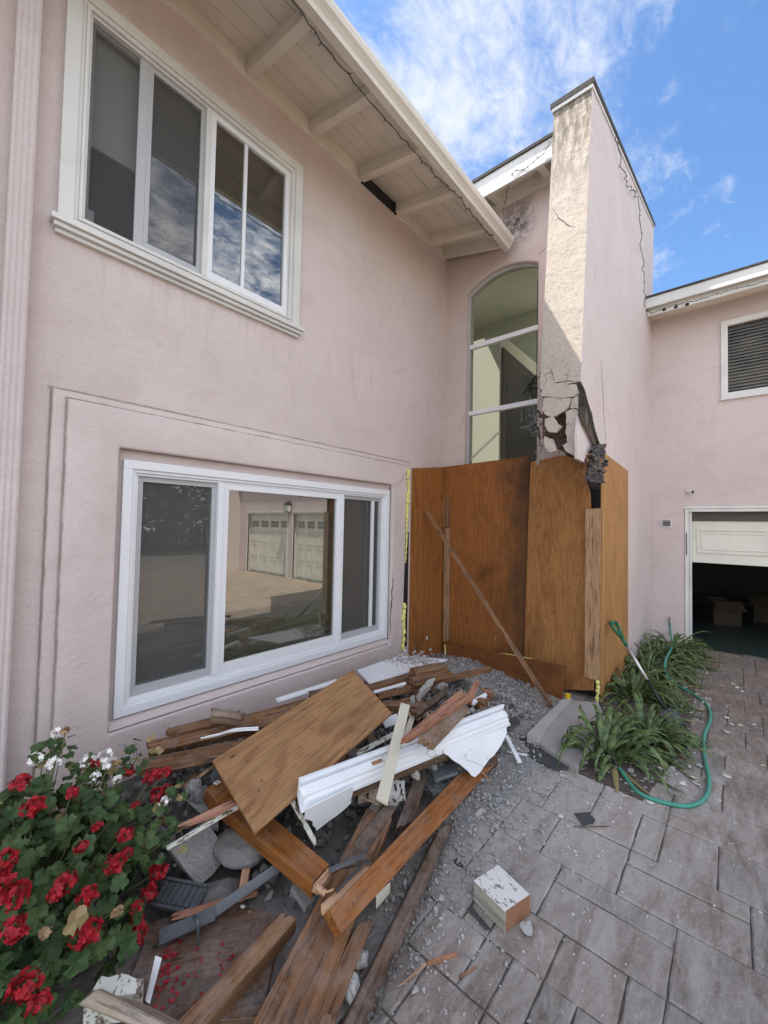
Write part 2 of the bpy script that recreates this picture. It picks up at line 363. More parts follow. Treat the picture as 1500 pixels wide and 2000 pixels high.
# ------------------------------------------------------------------ mesh helpers
def tag(o, label=None, cat=None, group=None, kind=None):
    if label: o['label'] = label
    if cat: o['category'] = cat
    if group: o['group'] = group
    if kind: o['kind'] = kind
    return o
def empty(name, loc=(0, 0, 0), label=None, cat=None, group=None):
    o = bpy.data.objects.new(name, None); C.objects.link(o); o.location = loc; o.empty_display_size = .1
    return tag(o, label, cat, group)
def wm(o):
    return (wm(o.parent) @ o.matrix_parent_inverse if o.parent else Matrix.Identity(4)) @ o.matrix_basis
def attach(o, parent, world):
    if parent is not None:
        o.parent = parent; o.matrix_parent_inverse = Matrix.Identity(4); world = wm(parent).inverted() @ world
    o.matrix_basis = world
class MB:
    def __init__(s): s.v = []; s.f = []; s.mi = []; s.sm = False
    def add(s, vs, fs, mi=0):
        k = len(s.v); s.v += [tuple(x) for x in vs]; s.f += [tuple(i + k for i in f) for f in fs]; s.mi += [mi] * len(fs)
    def box(s, a, b_, mi=0, M=None):
        (x0, y0, z0), (x1, y1, z1) = a, b_
        vs = [V((x, y, z)) for z in (z0, z1) for y in (y0, y1) for x in (x0, x1)]
        if M: vs = [M @ q for q in vs]
        s.add(vs, [(0, 2, 3, 1), (4, 5, 7, 6), (0, 1, 5, 4), (2, 6, 7, 3), (0, 4, 6, 2), (1, 3, 7, 5)], mi); return s
    def prism(s, pts, axis, a, b_, mi=0):
        # pts: 2-D polygon in the plane normal to axis, extruded from a to b_
        def P(q, t): return {0: (t, q[0], q[1]), 1: (q[0], t, q[1]), 2: (q[0], q[1], t)}[axis]
        n = len(pts); tr = tessellate_polygon([[V((q[0], q[1], 0)) for q in pts]])
        s.add([P(q, a) for q in pts] + [P(q, b_) for q in pts],
              [tuple(t) for t in tr] + [tuple(i + n for i in t) for t in tr] + [(i, (i + 1) % n, (i + 1) % n + n, i + n) for i in range(n)], mi); return s
    def panel(s, outer, holes, axis, a, b_, mi=0, fn=None):
        loops = [outer] + holes; flat = [q for L in loops for q in L]; n = len(flat)
        tr = tessellate_polygon([[V((q[0], q[1], 0)) for q in L] for L in loops])
        def P(q, t): return {0: (t, q[0], q[1]), 1: (q[0], t, q[1]), 2: (q[0], q[1], t)}[axis]
        fs = [tuple(t) for t in tr] + [tuple(i + n for i in t) for t in tr]; k = 0
        for L in loops:
            m = len(L); fs += [(k + i, k + (i + 1) % m, k + (i + 1) % m + n, k + i + n) for i in range(m)]; k += m
        s.add([P(q, a) for q in flat] + [P(q, b_) for q in flat], fs, mi); return s
    def tube(s, path, r, n=8, mi=0, cap=True, r1=None):
        path = [V(p) for p in path]; k = len(s.v); m = len(path); up = None
        for i, p in enumerate(path):
            d = (path[min(i + 1, m - 1)] - path[max(i - 1, 0)]).normalized()
            if up is None: up = d.orthogonal().normalized()
            up = (up - d * up.dot(d)); up = up.normalized() if up.length > 1e-6 else d.orthogonal().normalized()
            sd = d.cross(up); rr = r if r1 is None else r + (r1 - r) * i / max(1, m - 1)
            for j in range(n):
                t = 2 * math.pi * j / n; s.v.append(tuple(p + (up * math.cos(t) + sd * math.sin(t)) * rr))
        for i in range(m - 1):
            for j in range(n):
                s.f.append((k + i * n + j, k + i * n + (j + 1) % n, k + (i + 1) * n + (j + 1) % n, k + (i + 1) * n + j)); s.mi.append(mi)
        if cap:
            s.f.append(tuple(k + j for j in reversed(range(n)))); s.mi.append(mi)
            s.f.append(tuple(k + (m - 1) * n + j for j in range(n))); s.mi.append(mi)
        return s
    def build(s, name, mat, parent=None, smooth=False, bevel=0, seg=2, M=None, frame=None):
        """frame: world matrix of the object; the vertices are given in world space and stored in that frame"""
        vs = s.v
        if frame is not None:
            inv = frame.inverted(); vs = [tuple(inv @ V(q)) for q in vs]
        me = bpy.data.meshes.new(name); me.from_pydata(vs, [], s.f); me.validate(); 
        bm = bmesh.new(); bm.from_mesh(me); bmesh.ops.recalc_face_normals(bm, faces=bm.faces) if not getattr(s, 'open', False) else None; bm.to_mesh(me); bm.free()
        mats = mat if isinstance(mat, (list, tuple)) else [mat]
        for q in mats: me.materials.append(MATS[q])
        if len(mats) > 1 and len(me.polygons) == len(s.mi):
            for p, i in zip(me.polygons, s.mi): p.material_index = i
        if smooth:
            for p in me.polygons: p.use_smooth = True
        o = bpy.data.objects.new(name, me); C.objects.link(o)
        attach(o, parent, frame if frame is not None else Matrix.Identity(4))
        if bevel:
            md = o.modifiers.new('bevel', 'BEVEL'); md.width = bevel; md.segments = seg; md.limit_method = 'ANGLE'; md.angle_limit = rad(40)
        return o
def frame_of(org, xd, nd):
    x = V(xd).normalized(); z = (V(nd) - x * V(nd).dot(x)).normalized(); y = z.cross(x)
    M = Matrix((x, y, z)).transposed().to_4x4(); M.translation = V(org); return M
def rframe(mb, u0, u1, z0, z1, wd, axis, a, b_, mi=0, bot=None):
    """rectangular frame of four butted boxes, lying in the plane normal to axis"""
    bt = wd if bot is None else bot
    def B(p, q, r, t):
        if axis == 1: mb.box((p, a, r), (q, b_, t), mi)
        else: mb.box((a, p, r), (b_, q, t), mi)
    B(u0, u1, z1 - wd, z1); B(u0, u1, z0, z0 + bt); B(u0, u0 + wd, z0 + bt, z1 - wd); B(u1 - wd, u1, z0 + bt, z1 - wd); return mb
def crack(pts, wd, nrm, name, parent, mat='crack', taper=True):
    nrm = V(nrm); mb = MB(); mb.open = True; n = len(pts); pts = [V(p) for p in pts]; vs = []
    fine = []
    for i in range(n - 1):
        for k in range(5):
            t = k / 5; q = pts[i].lerp(pts[i + 1], t); L = (pts[i + 1] - pts[i]).length
            if k: q = q + V((random.uniform(-1, 1), random.uniform(-1, 1), random.uniform(-1, 1))) * L * .05
            q = q - nrm * (q - pts[i]).dot(nrm) + nrm * ((pts[i + 1] - pts[i]).dot(nrm) * t)
            fine.append(q)
    fine.append(pts[-1]); m = len(fine)
    for i, p in enumerate(fine):
        d = (fine[min(i + 1, m - 1)] - fine[max(i - 1, 0)]).normalized(); sd = d.cross(nrm).normalized()
        ww = wd * (random.uniform(.5, 1.3)) * (min(1, 3 * min(i + .3, m - 1 - i + .3) / m) if taper else 1)
        for h in (0, .0016): 
            vs += [p + sd * ww / 2 + nrm * h, p - sd * ww / 2 + nrm * h]
    fs = []
    for i in range(m - 1):
        k = i * 4; fs += [(k + 2, k + 3, k + 7, k + 6), (k, k + 2, k + 6, k + 4), (k + 1, k + 5, k + 7, k + 3)]
    mb.add(vs, fs); return mb.build(name, mat, parent)
def rockmesh(seed, n=13, sq=(1, 1, 1), jit=.35):
    r = random.Random(seed); bm = bmesh.new()
    for i in range(n):
        d = V((r.gauss(0, 1), r.gauss(0, 1), r.gauss(0, 1))).normalized() * (1 - r.random() * jit)
        bm.verts.new((d.x * sq[0], d.y * sq[1], d.z * sq[2]))
    res = bmesh.ops.convex_hull(bm, input=bm.verts)
    bmesh.ops.delete(bm, geom=list({e for e in res['geom_interior'] + res['geom_unused'] if isinstance(e, bmesh.types.BMVert)}), context='VERTS')
    bm.verts.index_update(); vs = [v_.co.copy() for v_ in bm.verts]; fs = [[q.index for q in f.verts] for f in bm.faces]; bm.free(); return vs, fs
ROCKS = [rockmesh(i, 12 + i % 4, (1, .75 + .2 * (i % 2), .5 + .12 * (i % 3))) for i in range(14)]
def rot_rand(r=random): return Matrix.Rotation(r.uniform(0, 6.28), 3, V((r.gauss(0, 1), r.gauss(0, 1), r.gauss(0, 1))).normalized())
def slab(name, q, T, mat, label=None, cat=None, group=None, j0=0, j1=0, nL=6, nW=5, warp=0, parent=None, bevel=.0015, endmat=None, seed=0, taper=None):
    """board whose top face is the quad q = p0,p1,p2,p3 (p0->p1 along the grain, p0->p3 across), thickness T below it"""
    r = random.Random(hash(name) % 999 + seed + int(abs(q[0][0]) * 997)); p0, p1, p2, p3 = [V(x) for x in q]
    xd = (p1 - p0 + p2 - p3).normalized(); nd = (p1 - p0).cross(p3 - p0).normalized()
    if nd.z < -1e-3 or (abs(nd.z) < 1e-3 and nd.dot(V((0, 0, EYE)) - p0) < 0): nd = -nd
    Mx = frame_of((p0 + p3) / 2, xd, nd); inv = Mx.inverted()
    if mat.startswith(('redwood', 'old', 'split')): j0 = max(j0, .018); j1 = max(j1, .018); nW = max(nW, 7)
    jj0 = [r.uniform(0, j0) for _ in range(nW + 1)]; jj1 = [r.uniform(0, j1) for _ in range(nW + 1)]
    ph = r.uniform(0, 9); mb = MB(); vs = []
    for k in (0, 1):
        for i in range(nL + 1):
            for j in range(nW + 1):
                s = i / nL; t = j / nW; p = (p0 * (1 - s) + p1 * s) * (1 - t) + (p3 * (1 - s) + p2 * s) * t
                if i == 0: p = p + xd * (jj0[j] + (r.uniform(-.3, .3) * j0 if k else 0))
                if i == nL: p = p - xd * (jj1[j] + (r.uniform(-.3, .3) * j1 if k else 0))
                p = p + nd * warp * math.sin(s * 3 + ph + t)
                if taper: p = p
                vs.append(inv @ (p - nd * T * k))
    N = (nL + 1) * (nW + 1); I = lambda i, j, k=0: k * N + i * (nW + 1) + j; fs = []; mi = []
    for i in range(nL):
        for j in range(nW):
            fs += [(I(i, j), I(i + 1, j), I(i + 1, j + 1), I(i, j + 1)), (I(i, j, 1), I(i, j + 1, 1), I(i + 1, j + 1, 1), I(i + 1, j, 1))]; mi += [0, 0]
        fs += [(I(i, 0), I(i, 0, 1), I(i + 1, 0, 1), I(i + 1, 0)), (I(i, nW), I(i + 1, nW), I(i + 1, nW, 1), I(i, nW, 1))]; mi += [0, 0]
    for j in range(nW):
        fs += [(I(0, j), I(0, j + 1), I(0, j + 1, 1), I(0, j, 1)), (I(nL, j), I(nL, j, 1), I(nL, j + 1, 1), I(nL, j + 1))]; mi += [1, 1]
    mb.v = [tuple(x) for x in vs]; mb.f = fs; mb.mi = mi
    mats = [mat, endmat] if endmat else mat
    me_o = mb.build(name, mats if endmat else mat, None, bevel=bevel, seg=1)
    attach(me_o, parent, Mx)
    if label: tag(me_o, label, cat, group)
    return me_o
def plank(name, A, B, W, T, mat, label, cat='board', group=None, n=(0, 0, 1), W1=None, **k):
    k.setdefault('warp', .0015)
    A, B = V(A), V(B); d = (B - A).normalized(); sd = V(n).cross(d).normalized(); W1 = W if W1 is None else W1
    return slab(name, [A - sd * W / 2, B - sd * W1 / 2, B + sd * W1 / 2, A + sd * W / 2], T, mat, label, cat, group, **k)

YF, XW, YR, XG = 2.97, 4.60, 1.00, 7.36
simple('cream_flake', (.62, .55, .42), .9)
simple('concrete_light', (.40, .385, .36), .9, var=.2, vs=12, bs_=.5)
simple('slate', (.13, .14, .15), .8, var=.3, vs=14, bs_=.4)
simple('spigot_brass', (.25, .17, .06), .4, .8)
wood('redwood_dirty', (.11, .055, .03), (.17, .085, .045), (.05, .036, .028), dust=.3)
wood('fir_dirty', (.30, .22, .15), (.40, .31, .22), (.13, .08, .05), dust=.4)
def blockmats():
    m, b, bs = newmat('block_white'); vec = objvec(b, False); s = b.n('ShaderNodeSeparateXYZ', inp={0: b.n('ShaderNodeTexCoord').outputs['Object']}).outputs
    n = b.noise(b.mapping(vec, scale=(6, 12, 12)), 3, 7, .72); top = b.mr(s[2], -.004, -.002)
    side = b.mix(b.mr(b.noise(b.mapping(vec, scale=(3, 40, 40)), 1.5, 4, .7), .35, .7), (.42, .40, .34), (.24, .22, .18))
    cc = b.mix(top, side, b.mix(b.mr(n, .55, .60), (.70, .69, .65), (.20, .17, .13))); setc(b, bs, cc); bs.inputs['Roughness'].default_value = .7
    m, b, bs = newmat('block_end'); vec = objvec(b, False)
    w_ = b.n('ShaderNodeTexWave', wave_type='RINGS', rings_direction='X', inp={'Vector': b.mapping(vec, loc=(0, .05, .12)), 'Scale': 55, 'Distortion': 2.5, 'Detail': 3}).outputs[0]
    setc(b, bs, b.mix(w_, (.20, .085, .045), (.34, .17, .10))); bs.inputs['Roughness'].default_value = .85
    m, b, bs = newmat('cracked'); vec = objvec(b, False)
    v_ = b.n('ShaderNodeTexVoronoi', feature='DISTANCE_TO_EDGE', inp={'Scale': 20, 'Vector': b.n('ShaderNodeVectorMath', operation='ADD', inp={0: vec, 1: b.n('ShaderNodeTexNoise', inp={'Vector': vec, 'Scale': 30}).outputs[1]}).outputs[0]}).outputs[0]
    n = b.noise(vec, 14, 5, .7)
    cc = b.mix(b.mr(v_, .01, .10), (.10, .09, .08), b.mix(n, (.36, .345, .32), (.50, .48, .44))); setc(b, bs, cc); bs.inputs['Roughness'].default_value = .95
    bump(b, bs, b.mr(v_, 0, .12), .6, .006)
blockmats()

def bedmat():
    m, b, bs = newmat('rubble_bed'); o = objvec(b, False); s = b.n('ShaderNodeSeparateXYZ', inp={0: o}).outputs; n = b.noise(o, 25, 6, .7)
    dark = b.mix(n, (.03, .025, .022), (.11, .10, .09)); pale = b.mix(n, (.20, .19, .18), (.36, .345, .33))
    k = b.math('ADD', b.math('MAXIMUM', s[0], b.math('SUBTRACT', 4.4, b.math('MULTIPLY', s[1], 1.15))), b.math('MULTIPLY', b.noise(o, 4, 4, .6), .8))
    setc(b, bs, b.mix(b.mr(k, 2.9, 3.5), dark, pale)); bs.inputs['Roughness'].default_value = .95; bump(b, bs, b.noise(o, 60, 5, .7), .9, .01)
bedmat()
# ------------------------------------------------------------------ ground
def pavers():
    mb = MB(); tones = []; r = random.Random(3); m = .115; X0, Y0 = -1.2, -9.0; NX, NY = 75, 105
    occ = [[False] * NY for _ in range(NX)]; g = .003
    sizes = [(3, 2), (3, 2), (3, 3), (3, 4), (2, 3), (2, 2), (2, 3), (3, 1)]
    def top(x, y, z): return V((x, y, z))
    blocks = []; i = 0
    while i < NX:
        dp = r.choice((2, 2, 3, 3, 2)); j = -r.randrange(3)
        while j < NY:
            wd = r.choice((2, 3, 3, 4, 2)) if dp == 3 else r.choice((2, 3, 2, 1, 3)); q = r.random()
            if q < .22 and dp == 3: blocks += [(i, j, 1, wd), (i + 1, j, 2, wd)]
            elif q < .40 and dp == 3: blocks += [(i, j, 2, wd), (i + 2, j, 1, wd)]
            elif q < .50 and wd > 2: blocks += [(i, j, dp, 1), (i, j + 1, dp, wd - 1)]
            else: blocks += [(i, j, dp, wd)]
            j += wd
        i += dp
    for (i, j, a, b_) in blocks:
        if True:
            x0, x1, y0, y1 = X0 + i * m + g, X0 + (i + a) * m - g, Y0 + j * m + g, Y0 + (j + b_) * m - g
            if y0 > 2.9 or (x0 > 7.3): continue
            far = (x0 > 7 or y0 < -3); t = r.uniform(-.002, .002); tx, ty = r.uniform(-.006, .006), r.uniform(-.006, .006); cx, cy = (x0 + x1) / 2, (y0 + y1) / 2
            def pt(x, y, z, jt=.0022): return (x + r.uniform(-jt, jt), y + r.uniform(-jt, jt), z + t + (x - cx) * tx + (y - cy) * ty)
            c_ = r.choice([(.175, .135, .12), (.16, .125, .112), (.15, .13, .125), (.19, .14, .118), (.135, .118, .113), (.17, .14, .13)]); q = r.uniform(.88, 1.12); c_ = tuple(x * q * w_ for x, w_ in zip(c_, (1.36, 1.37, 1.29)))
            if y0 < -1.1: c_ = tuple(x * 2.1 * w_ for x, w_ in zip(c_, (1, .98, .88)))  # courtyard pavers lightened, sunlit brightness put into their tone
            if far: n = 1
            else: n = 4
            ring0, ring1, ring2 = [], [], []
            for e in range(4):
                P = [(x0, y0), (x1, y0), (x1, y1), (x0, y1)]; (ax, ay), (bx, by) = P[e], P[(e + 1) % 4]
                for k in range(n):
                    s_ = k / n; x, y = ax + (bx - ax) * s_, ay + (by - ay) * s_
                    def ins(d): return (min(max(x, x0 + d), x1 - d), min(max(y, y0 + d), y1 - d))
                    ring0.append(pt(x, y, -.02, 0)); ring1.append(pt(x, y, -.004, .003)); a2 = ins(.007); ring2.append(pt(a2[0], a2[1], 0, .001))
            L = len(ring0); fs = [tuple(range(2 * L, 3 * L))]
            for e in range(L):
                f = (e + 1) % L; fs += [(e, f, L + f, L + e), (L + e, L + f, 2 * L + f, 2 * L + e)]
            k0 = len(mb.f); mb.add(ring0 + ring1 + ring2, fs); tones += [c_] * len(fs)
    mb.open = True
    o = mb.build('paving', 'paver'); me = o.data
    at_ = me.color_attributes.new('tone', 'FLOAT_COLOR', 'CORNER')
    k = 0
    for p, c_ in zip(me.polygons, tones):
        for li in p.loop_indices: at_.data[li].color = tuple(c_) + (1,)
    tag(o, kind='structure'); return o
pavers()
tag(MB().box((-40, -60, -.3), (60, 40, -.008)).build('ground', 'joint'), kind='structure')
tag(MB().box((-1.2, 2.97, -.012), (-.2, 2.99, .001)).build('soil_strip', 'soil'), kind='structure')
tag(MB().box((-30, -14.0, -.012), (20, -9.0, .0)).build('driveway', 'driveway'), kind='structure')
tag(MB().box((-30, -45, -.012), (40, -14.0, .03)).build('lawn', 'lawn'), kind='structure')

# ------------------------------------------------------------------ the house
house = empty('house', (2, 3.2, 0), 'pink stucco two storey house with broken entry wall and white framed sliding windows', 'house')
H = house
# front wall
UW = (.50, 2.11, 3.42, 4.80); LW = (.86, 3.42, .43, 2.01)
def rect(a): return [(a[0], a[2]), (a[1], a[2]), (a[1], a[3]), (a[0], a[3])]
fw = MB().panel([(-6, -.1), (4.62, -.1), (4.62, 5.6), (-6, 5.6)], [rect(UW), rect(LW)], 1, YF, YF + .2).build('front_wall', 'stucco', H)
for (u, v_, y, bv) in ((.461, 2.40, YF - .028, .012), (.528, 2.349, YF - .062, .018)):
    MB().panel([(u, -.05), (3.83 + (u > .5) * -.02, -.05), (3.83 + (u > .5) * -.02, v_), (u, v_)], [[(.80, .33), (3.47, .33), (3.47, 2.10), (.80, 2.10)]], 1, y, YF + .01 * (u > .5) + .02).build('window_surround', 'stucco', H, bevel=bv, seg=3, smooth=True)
# sloping stucco ledge under the lower window
MB().prism([(YF - .046, .34), (YF + .02, .34), (YF + .02, .40), (YF - .01, .385)], 0, .805, 3.465).build('window_ledge', 'stucco', H, bevel=.004)
# downspout at the left edge
mb = MB()
pts = []; 
for i in range(9):
    x = .235 + i * .0125; pts += [(x, YF - .085 - .006 * (i % 2))]
mb.prism(pts + [(.335, YF - .005), (.235, YF - .005)], 2, -.02, 5.1)
mb.build('downspout', 'stucco_wing', H, bevel=.002)

def lower_window():
    wn = MB(); y0 = YF - .028
    rframe(wn, .833, 3.45, .40, 2.035, .055, 1, y0, YF + .03)
    rframe(wn, .888, 3.395, .455, 1.98, .022, 1, y0 + .012, YF + .03)
    rframe(wn, .91, 3.373, .477, 1.958, .018, 1, y0 + .026, YF + .05)
    f = wn.build('window', 'vinyl', H, bevel=.003)
    MB().box((1.470, y0 + .016, .495), (1.515, YF + .05, 1.94)).build('mullion', 'vinyl', f, bevel=.003); MB().box((2.725, y0 + .012, .495), (2.765, YF + .05, 1.94)).build('mullion', 'vinyl', f, bevel=.003)
    zb, zt = .495, 1.94
    c = rframe(MB(), 1.515, 2.725, zb, zt, .045, 1, YF - .002, YF + .04, bot=.07).build('sash', 'vinyl', f, bevel=.003)
    l = rframe(MB(), .928, 1.470, zb, zt, .035, 1, YF + .018, YF + .045, bot=.06).build('sash', 'screen_frame', f, bevel=.002)
    r_ = rframe(MB(), 2.765, 3.355, zb, zt, .035, 1, YF + .018, YF + .045, bot=.06).build('sash', 'screen_frame', f, bevel=.002)
    rframe(MB(), 3.20, 3.235, zb + .06, zt - .035, .016, 1, YF + .01, YF + .03).build('sash_stile', 'vinyl', f)
    for a, b_, z0, z1, y, nm in ((1.56, 2.68, zb + .07, zt - .045, YF + .02, 'pane'), (.963, 1.435, zb + .06, zt - .035, YF + .055, 'pane'), (2.80, 3.32, zb + .06, zt - .035, YF + .055, 'pane')):
        MB().box((a, y, z0), (b_, y + .005, z1)).build(nm, 'glass', f)
    for a, b_ in ((.963, 1.435), (2.80, 3.32)):
        s = MB(); s.open = True; s.add([(a, YF + .03, zb + .06), (b_, YF + .03, zb + .06), (b_, YF + .03, zt - .035), (a, YF + .03, zt - .035)], [(0, 1, 2, 3)]); s.build('insect_screen', 'insect_mesh', f)
    MB().box((2.58, YF + .017, .60), (2.64, YF + .02, .625)).build('label_sticker', 'black', f)
lower_window()
def upper_window():
    y0 = YF - .035; f = MB()
    rframe(f, .448, 2.152, 3.385, 4.86, .075, 1, y0, YF + .01, bot=.02)
    rframe(f, .523, 2.077, 3.405, 4.785, .022, 1, y0 + .012, YF + .02)
    rframe(f, .545, 2.055, 3.427, 4.763, .018, 1, y0 + .002, YF + .03)
    rframe(f, .563, 2.037, 3.445, 4.745, .016, 1, y0 + .022, YF + .05)
    f = f.build('window', 'trim_paint', H, bevel=.003)
    s = MB(); s.box((.415, YF - .075, 3.352), (2.178, YF + .01, 3.385)); s.box((.43, YF - .055, 3.325), (2.165, YF + .01, 3.352)); s.box((.44, YF - .03, 3.30), (2.155, YF + .01, 3.325)); s.build('sill', 'trim_paint', f, bevel=.004)
    zb, zt = 3.461, 4.729
    MB().box((1.285, y0 + .02, zb), (1.325, YF + .05, zt)).build('mullion', 'trim_paint', f, bevel=.002)
    rframe(MB(), .579, .90, zb, zt, .022, 1, YF + .03, YF + .05).build('sash', 'screen_frame', f)
    MB().box((.845, YF + .008, zb), (.90, YF + .03, zt)).build('sash_stile', 'screen_frame', f, bevel=.002)
    rframe(MB(), .90, 1.285, zb, zt, .03, 1, YF + .01, YF + .035, bot=.05).build('sash', 'screen_frame', f, bevel=.002)
    rframe(MB(), 1.325, 2.021, zb, zt, .035, 1, YF - .012, YF + .03, bot=.055).build('sash', 'vinyl', f, bevel=.002)
    MB().box((1.600, YF - .004, zb + .055), (1.627, YF + .03, zt - .035)).build('sash_stile', 'vinyl', f, bevel=.002)
    for a, b_, y in ((.93, 1.255, YF + .042), (1.36, 1.600, YF + .01), (1.627, 1.986, YF + .012)):
        MB().box((a, y, zb + .05), (b_, y + .005, zt - .03)).build('pane', 'glass', f)
    s = MB(); s.open = True; s.add([(.579, YF + .02, zb), (1.285, YF + .02, zb), (1.285, YF + .02, zt), (.579, YF + .02, zt)], [(0, 1, 2, 3)]); s.build('insect_screen', 'insect_mesh', f)
    MB().box((.55, YF + .09, 4.03), (1.27, YF + .094, 4.78)).box((.55, YF + .085, 4.0), (1.27, YF + .10, 4.03)).build('roller_shade', 'shade_cloth', f)
    MB().box((1.33, YF + .09, 4.03), (2.04, YF + .094, 4.78)).box((1.33, YF + .085, 4.0), (2.04, YF + .10, 4.03)).build('roller_shade', 'shade_cloth', f)
    MB().box((.54, YF + .35, 3.3), (.70, YF + .37, 3.76)).build('headboard', 'vinyl', f)
upper_window()
# rooms behind the windows
def room(x0, x1, y0, y1, z0, z1, mat, name='room', openf=()):
    m = MB(); m.open = True; v = [(x, y, z) for z in (z0, z1) for y in (y0, y1) for x in (x0, x1)]
    fs = {'floor': (0, 1, 3, 2), 'top': (4, 6, 7, 5), 'front': (0, 4, 5, 1), 'back': (2, 3, 7, 6), 'left': (0, 2, 6, 4), 'right': (1, 5, 7, 3)}
    m.add(v, [f for k, f in fs.items() if k not in openf]); return m.build(name, mat, H)
MB().box((.88, YF + .13, .44), (3.40, YF + .134, 2.0)).build('roller_shade', 'blind_pale', H)
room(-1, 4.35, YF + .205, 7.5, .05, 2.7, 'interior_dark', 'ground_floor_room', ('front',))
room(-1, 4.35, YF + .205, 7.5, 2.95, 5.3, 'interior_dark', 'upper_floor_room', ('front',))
MB().box((-6, 7.6, -.1), (4.4, 7.8, 5.6)).build('back_wall', 'stucco', H)
MB().box((-6.2, YF, -.1), (-6.0, 7.8, 5.6)).build('side_wall', 'stucco', H)

# eave of the main roof
def eave():
    XE = 4.50
    mb = MB(); zs = lambda y: 5.375 - .27 * (YF - y)
    # v-groove boards
    n = 5; wd = (YF - 2.13) / n
    for i in range(n):
        a = YF - i * wd - .002; b_ = YF - (i + 1) * wd + .002
        mb.prism([(a, zs(a)), (b_, zs(b_)), (b_, zs(b_) + .02), (a, zs(a) + .02)], 0, -6, XE)
    so_ = mb.build('soffit', 'eave_paint', H, bevel=.002)
    MB().box((-6, YF - .025, 5.235), (2.90, YF + .005, 5.372)).box((3.49, YF - .025, 5.235), (XE + .02, YF + .005, 5.372)).build('frieze_board', 'eave_paint', H, bevel=.002)
    MB().box((2.90, YF - .012, 5.24), (3.49, YF + .002, 5.36)).build('vent_gap', 'black', H)
    x = -5.4
    for x in [-4.81, -4.17, -3.53, -2.89, -2.25, -1.61, -.97, -.31, .33, .97, 1.61, 2.247, 2.889, 3.487, 4.158]:
        r0 = MB().prism([(YF - .026, zs(YF) - .002), (2.14, zs(2.14) - .001), (2.14, zs(2.14) - .075), (2.20, zs(2.2) - .10), (YF - .026, zs(YF) - .135)], 0, x - .038, x + .038)
        r0.build('rafter', 'eave_paint', H, bevel=.004)
    MB().prism([(YF - .026, zs(YF) - .002), (2.14, zs(2.14) - .001), (2.14, zs(2.14) - .12), (YF - .026, zs(YF) - .14)], 0, XE - .03, XE + .01).build('end_board', 'eave_paint', H, bevel=.003)
    MB().box((-6, 2.095, 5.02), (XE, 2.128, 5.22)).build('fascia', 'eave_paint', H, bevel=.003)
    g = [(2.094, 5.12), (2.094, 4.955), (2.035, 4.955), (2.025, 4.985), (2.005, 5.005), (1.985, 5.02), (1.975, 5.05), (1.975, 5.075), (1.992, 5.075), (1.992, 5.06), (2.005, 5.035), (2.05, 4.975), (2.085, 4.975), (2.085, 5.12)]
    MB().prism(g, 0, -6, XE - .04).build('gutter', 'gutter_paint', H, smooth=False)
    MB().prism([(2.094, 5.12), (2.094, 4.945), (2.03, 4.945), (1.97, 5.03), (1.97, 5.08)], 0, XE - .04, XE - .034).build('gutter_end_cap', 'gutter_paint', H)
    MB().prism([(2.13, 5.215), (2.13, 5.235), (7.2, 6.80), (7.2, 6.6), (2.13, 5.225)], 0, -6.2, XE + .04).build('roof', 'asphalt_shingle', H)
    MB().prism([(7.2, 6.80), (7.2, 6.6), (9.5, 5.9), (9.5, 6.1)], 0, -6.2, XE + .04).build('roof', 'asphalt_shingle', H)
eave()

# entry wall with the arched window
def arc(y0, y1, zs_, za, n=14, zr=None):
    # segmental arch through (y0,zs) (mid,za) (y1,zr)
    zr = zs_ if zr is None else zr; out = []
    for i in range(n + 1):
        t = i / n; out.append((y0 + (y1 - y0) * t, zs_ * (1 - t) + zr * t + (za - (zs_ + zr) / 2) * (1 - (2 * t - 1) ** 2)))
    return out
def entry():
    yL, yR_ = 2.665, 1.735
    hole = [(yR_, 1.9), (yL, 1.9)] + arc(yL, yR_, 4.715, 4.865, 16, 4.735)
    wall = MB().panel([(1.34, -.1), (YF + .01, -.1), (YF + .01, 6.1), (1.34, 6.1)], [hole], 0, XW, XW + .2)
    wall.build('entry_wall', 'stucco_entry', H, bevel=.018, seg=3)
    hole2 = lambda d: [(yR_ - .01, 1.95)] + [(yL - d, 1.95)] + arc(yL - d, yR_ - .01, 4.70 - d, 4.86 - d, 16, 4.73 - d)
    XG_ = XW + .075
    f = MB(); inner = hole2(.022); outer = [(yR_ - .02, 1.93), (yL + .01, 1.93)] + arc(yL + .01, yR_ - .02, 4.725, 4.875, 16, 4.745)
    f.panel(outer, [inner], 0, XG_ - .012, XG_ + .04)
    f = f.build('arched_window', 'screen_frame', H)
    for z in (4.0, 3.125):
        MB().box((yR_ - .01, XG_ * 0, 0), (yL, 0, 0)) if False else None
        MB().box((XG_ - .02, yR_ - .01, z - .028), (XG_ + .03, yL - .018, z + .028)).build('bar', 'vinyl', f, bevel=.003)
    g = MB(); g.prism(hole2(.02), 0, XG_ + .006, XG_ + .011); g.build('pane', 'glass_tinted', f)
    # broken lower bar hanging inside the glass
    a, b_ = onx(XW + .14, 918, 898), onx(XW + .14, 976, 842)
    plank('loose_bar', a, b_, .03, .012, 'vinyl', None, None, n=(-1, .2, 0), parent=f, nL=2, nW=1)
entry()
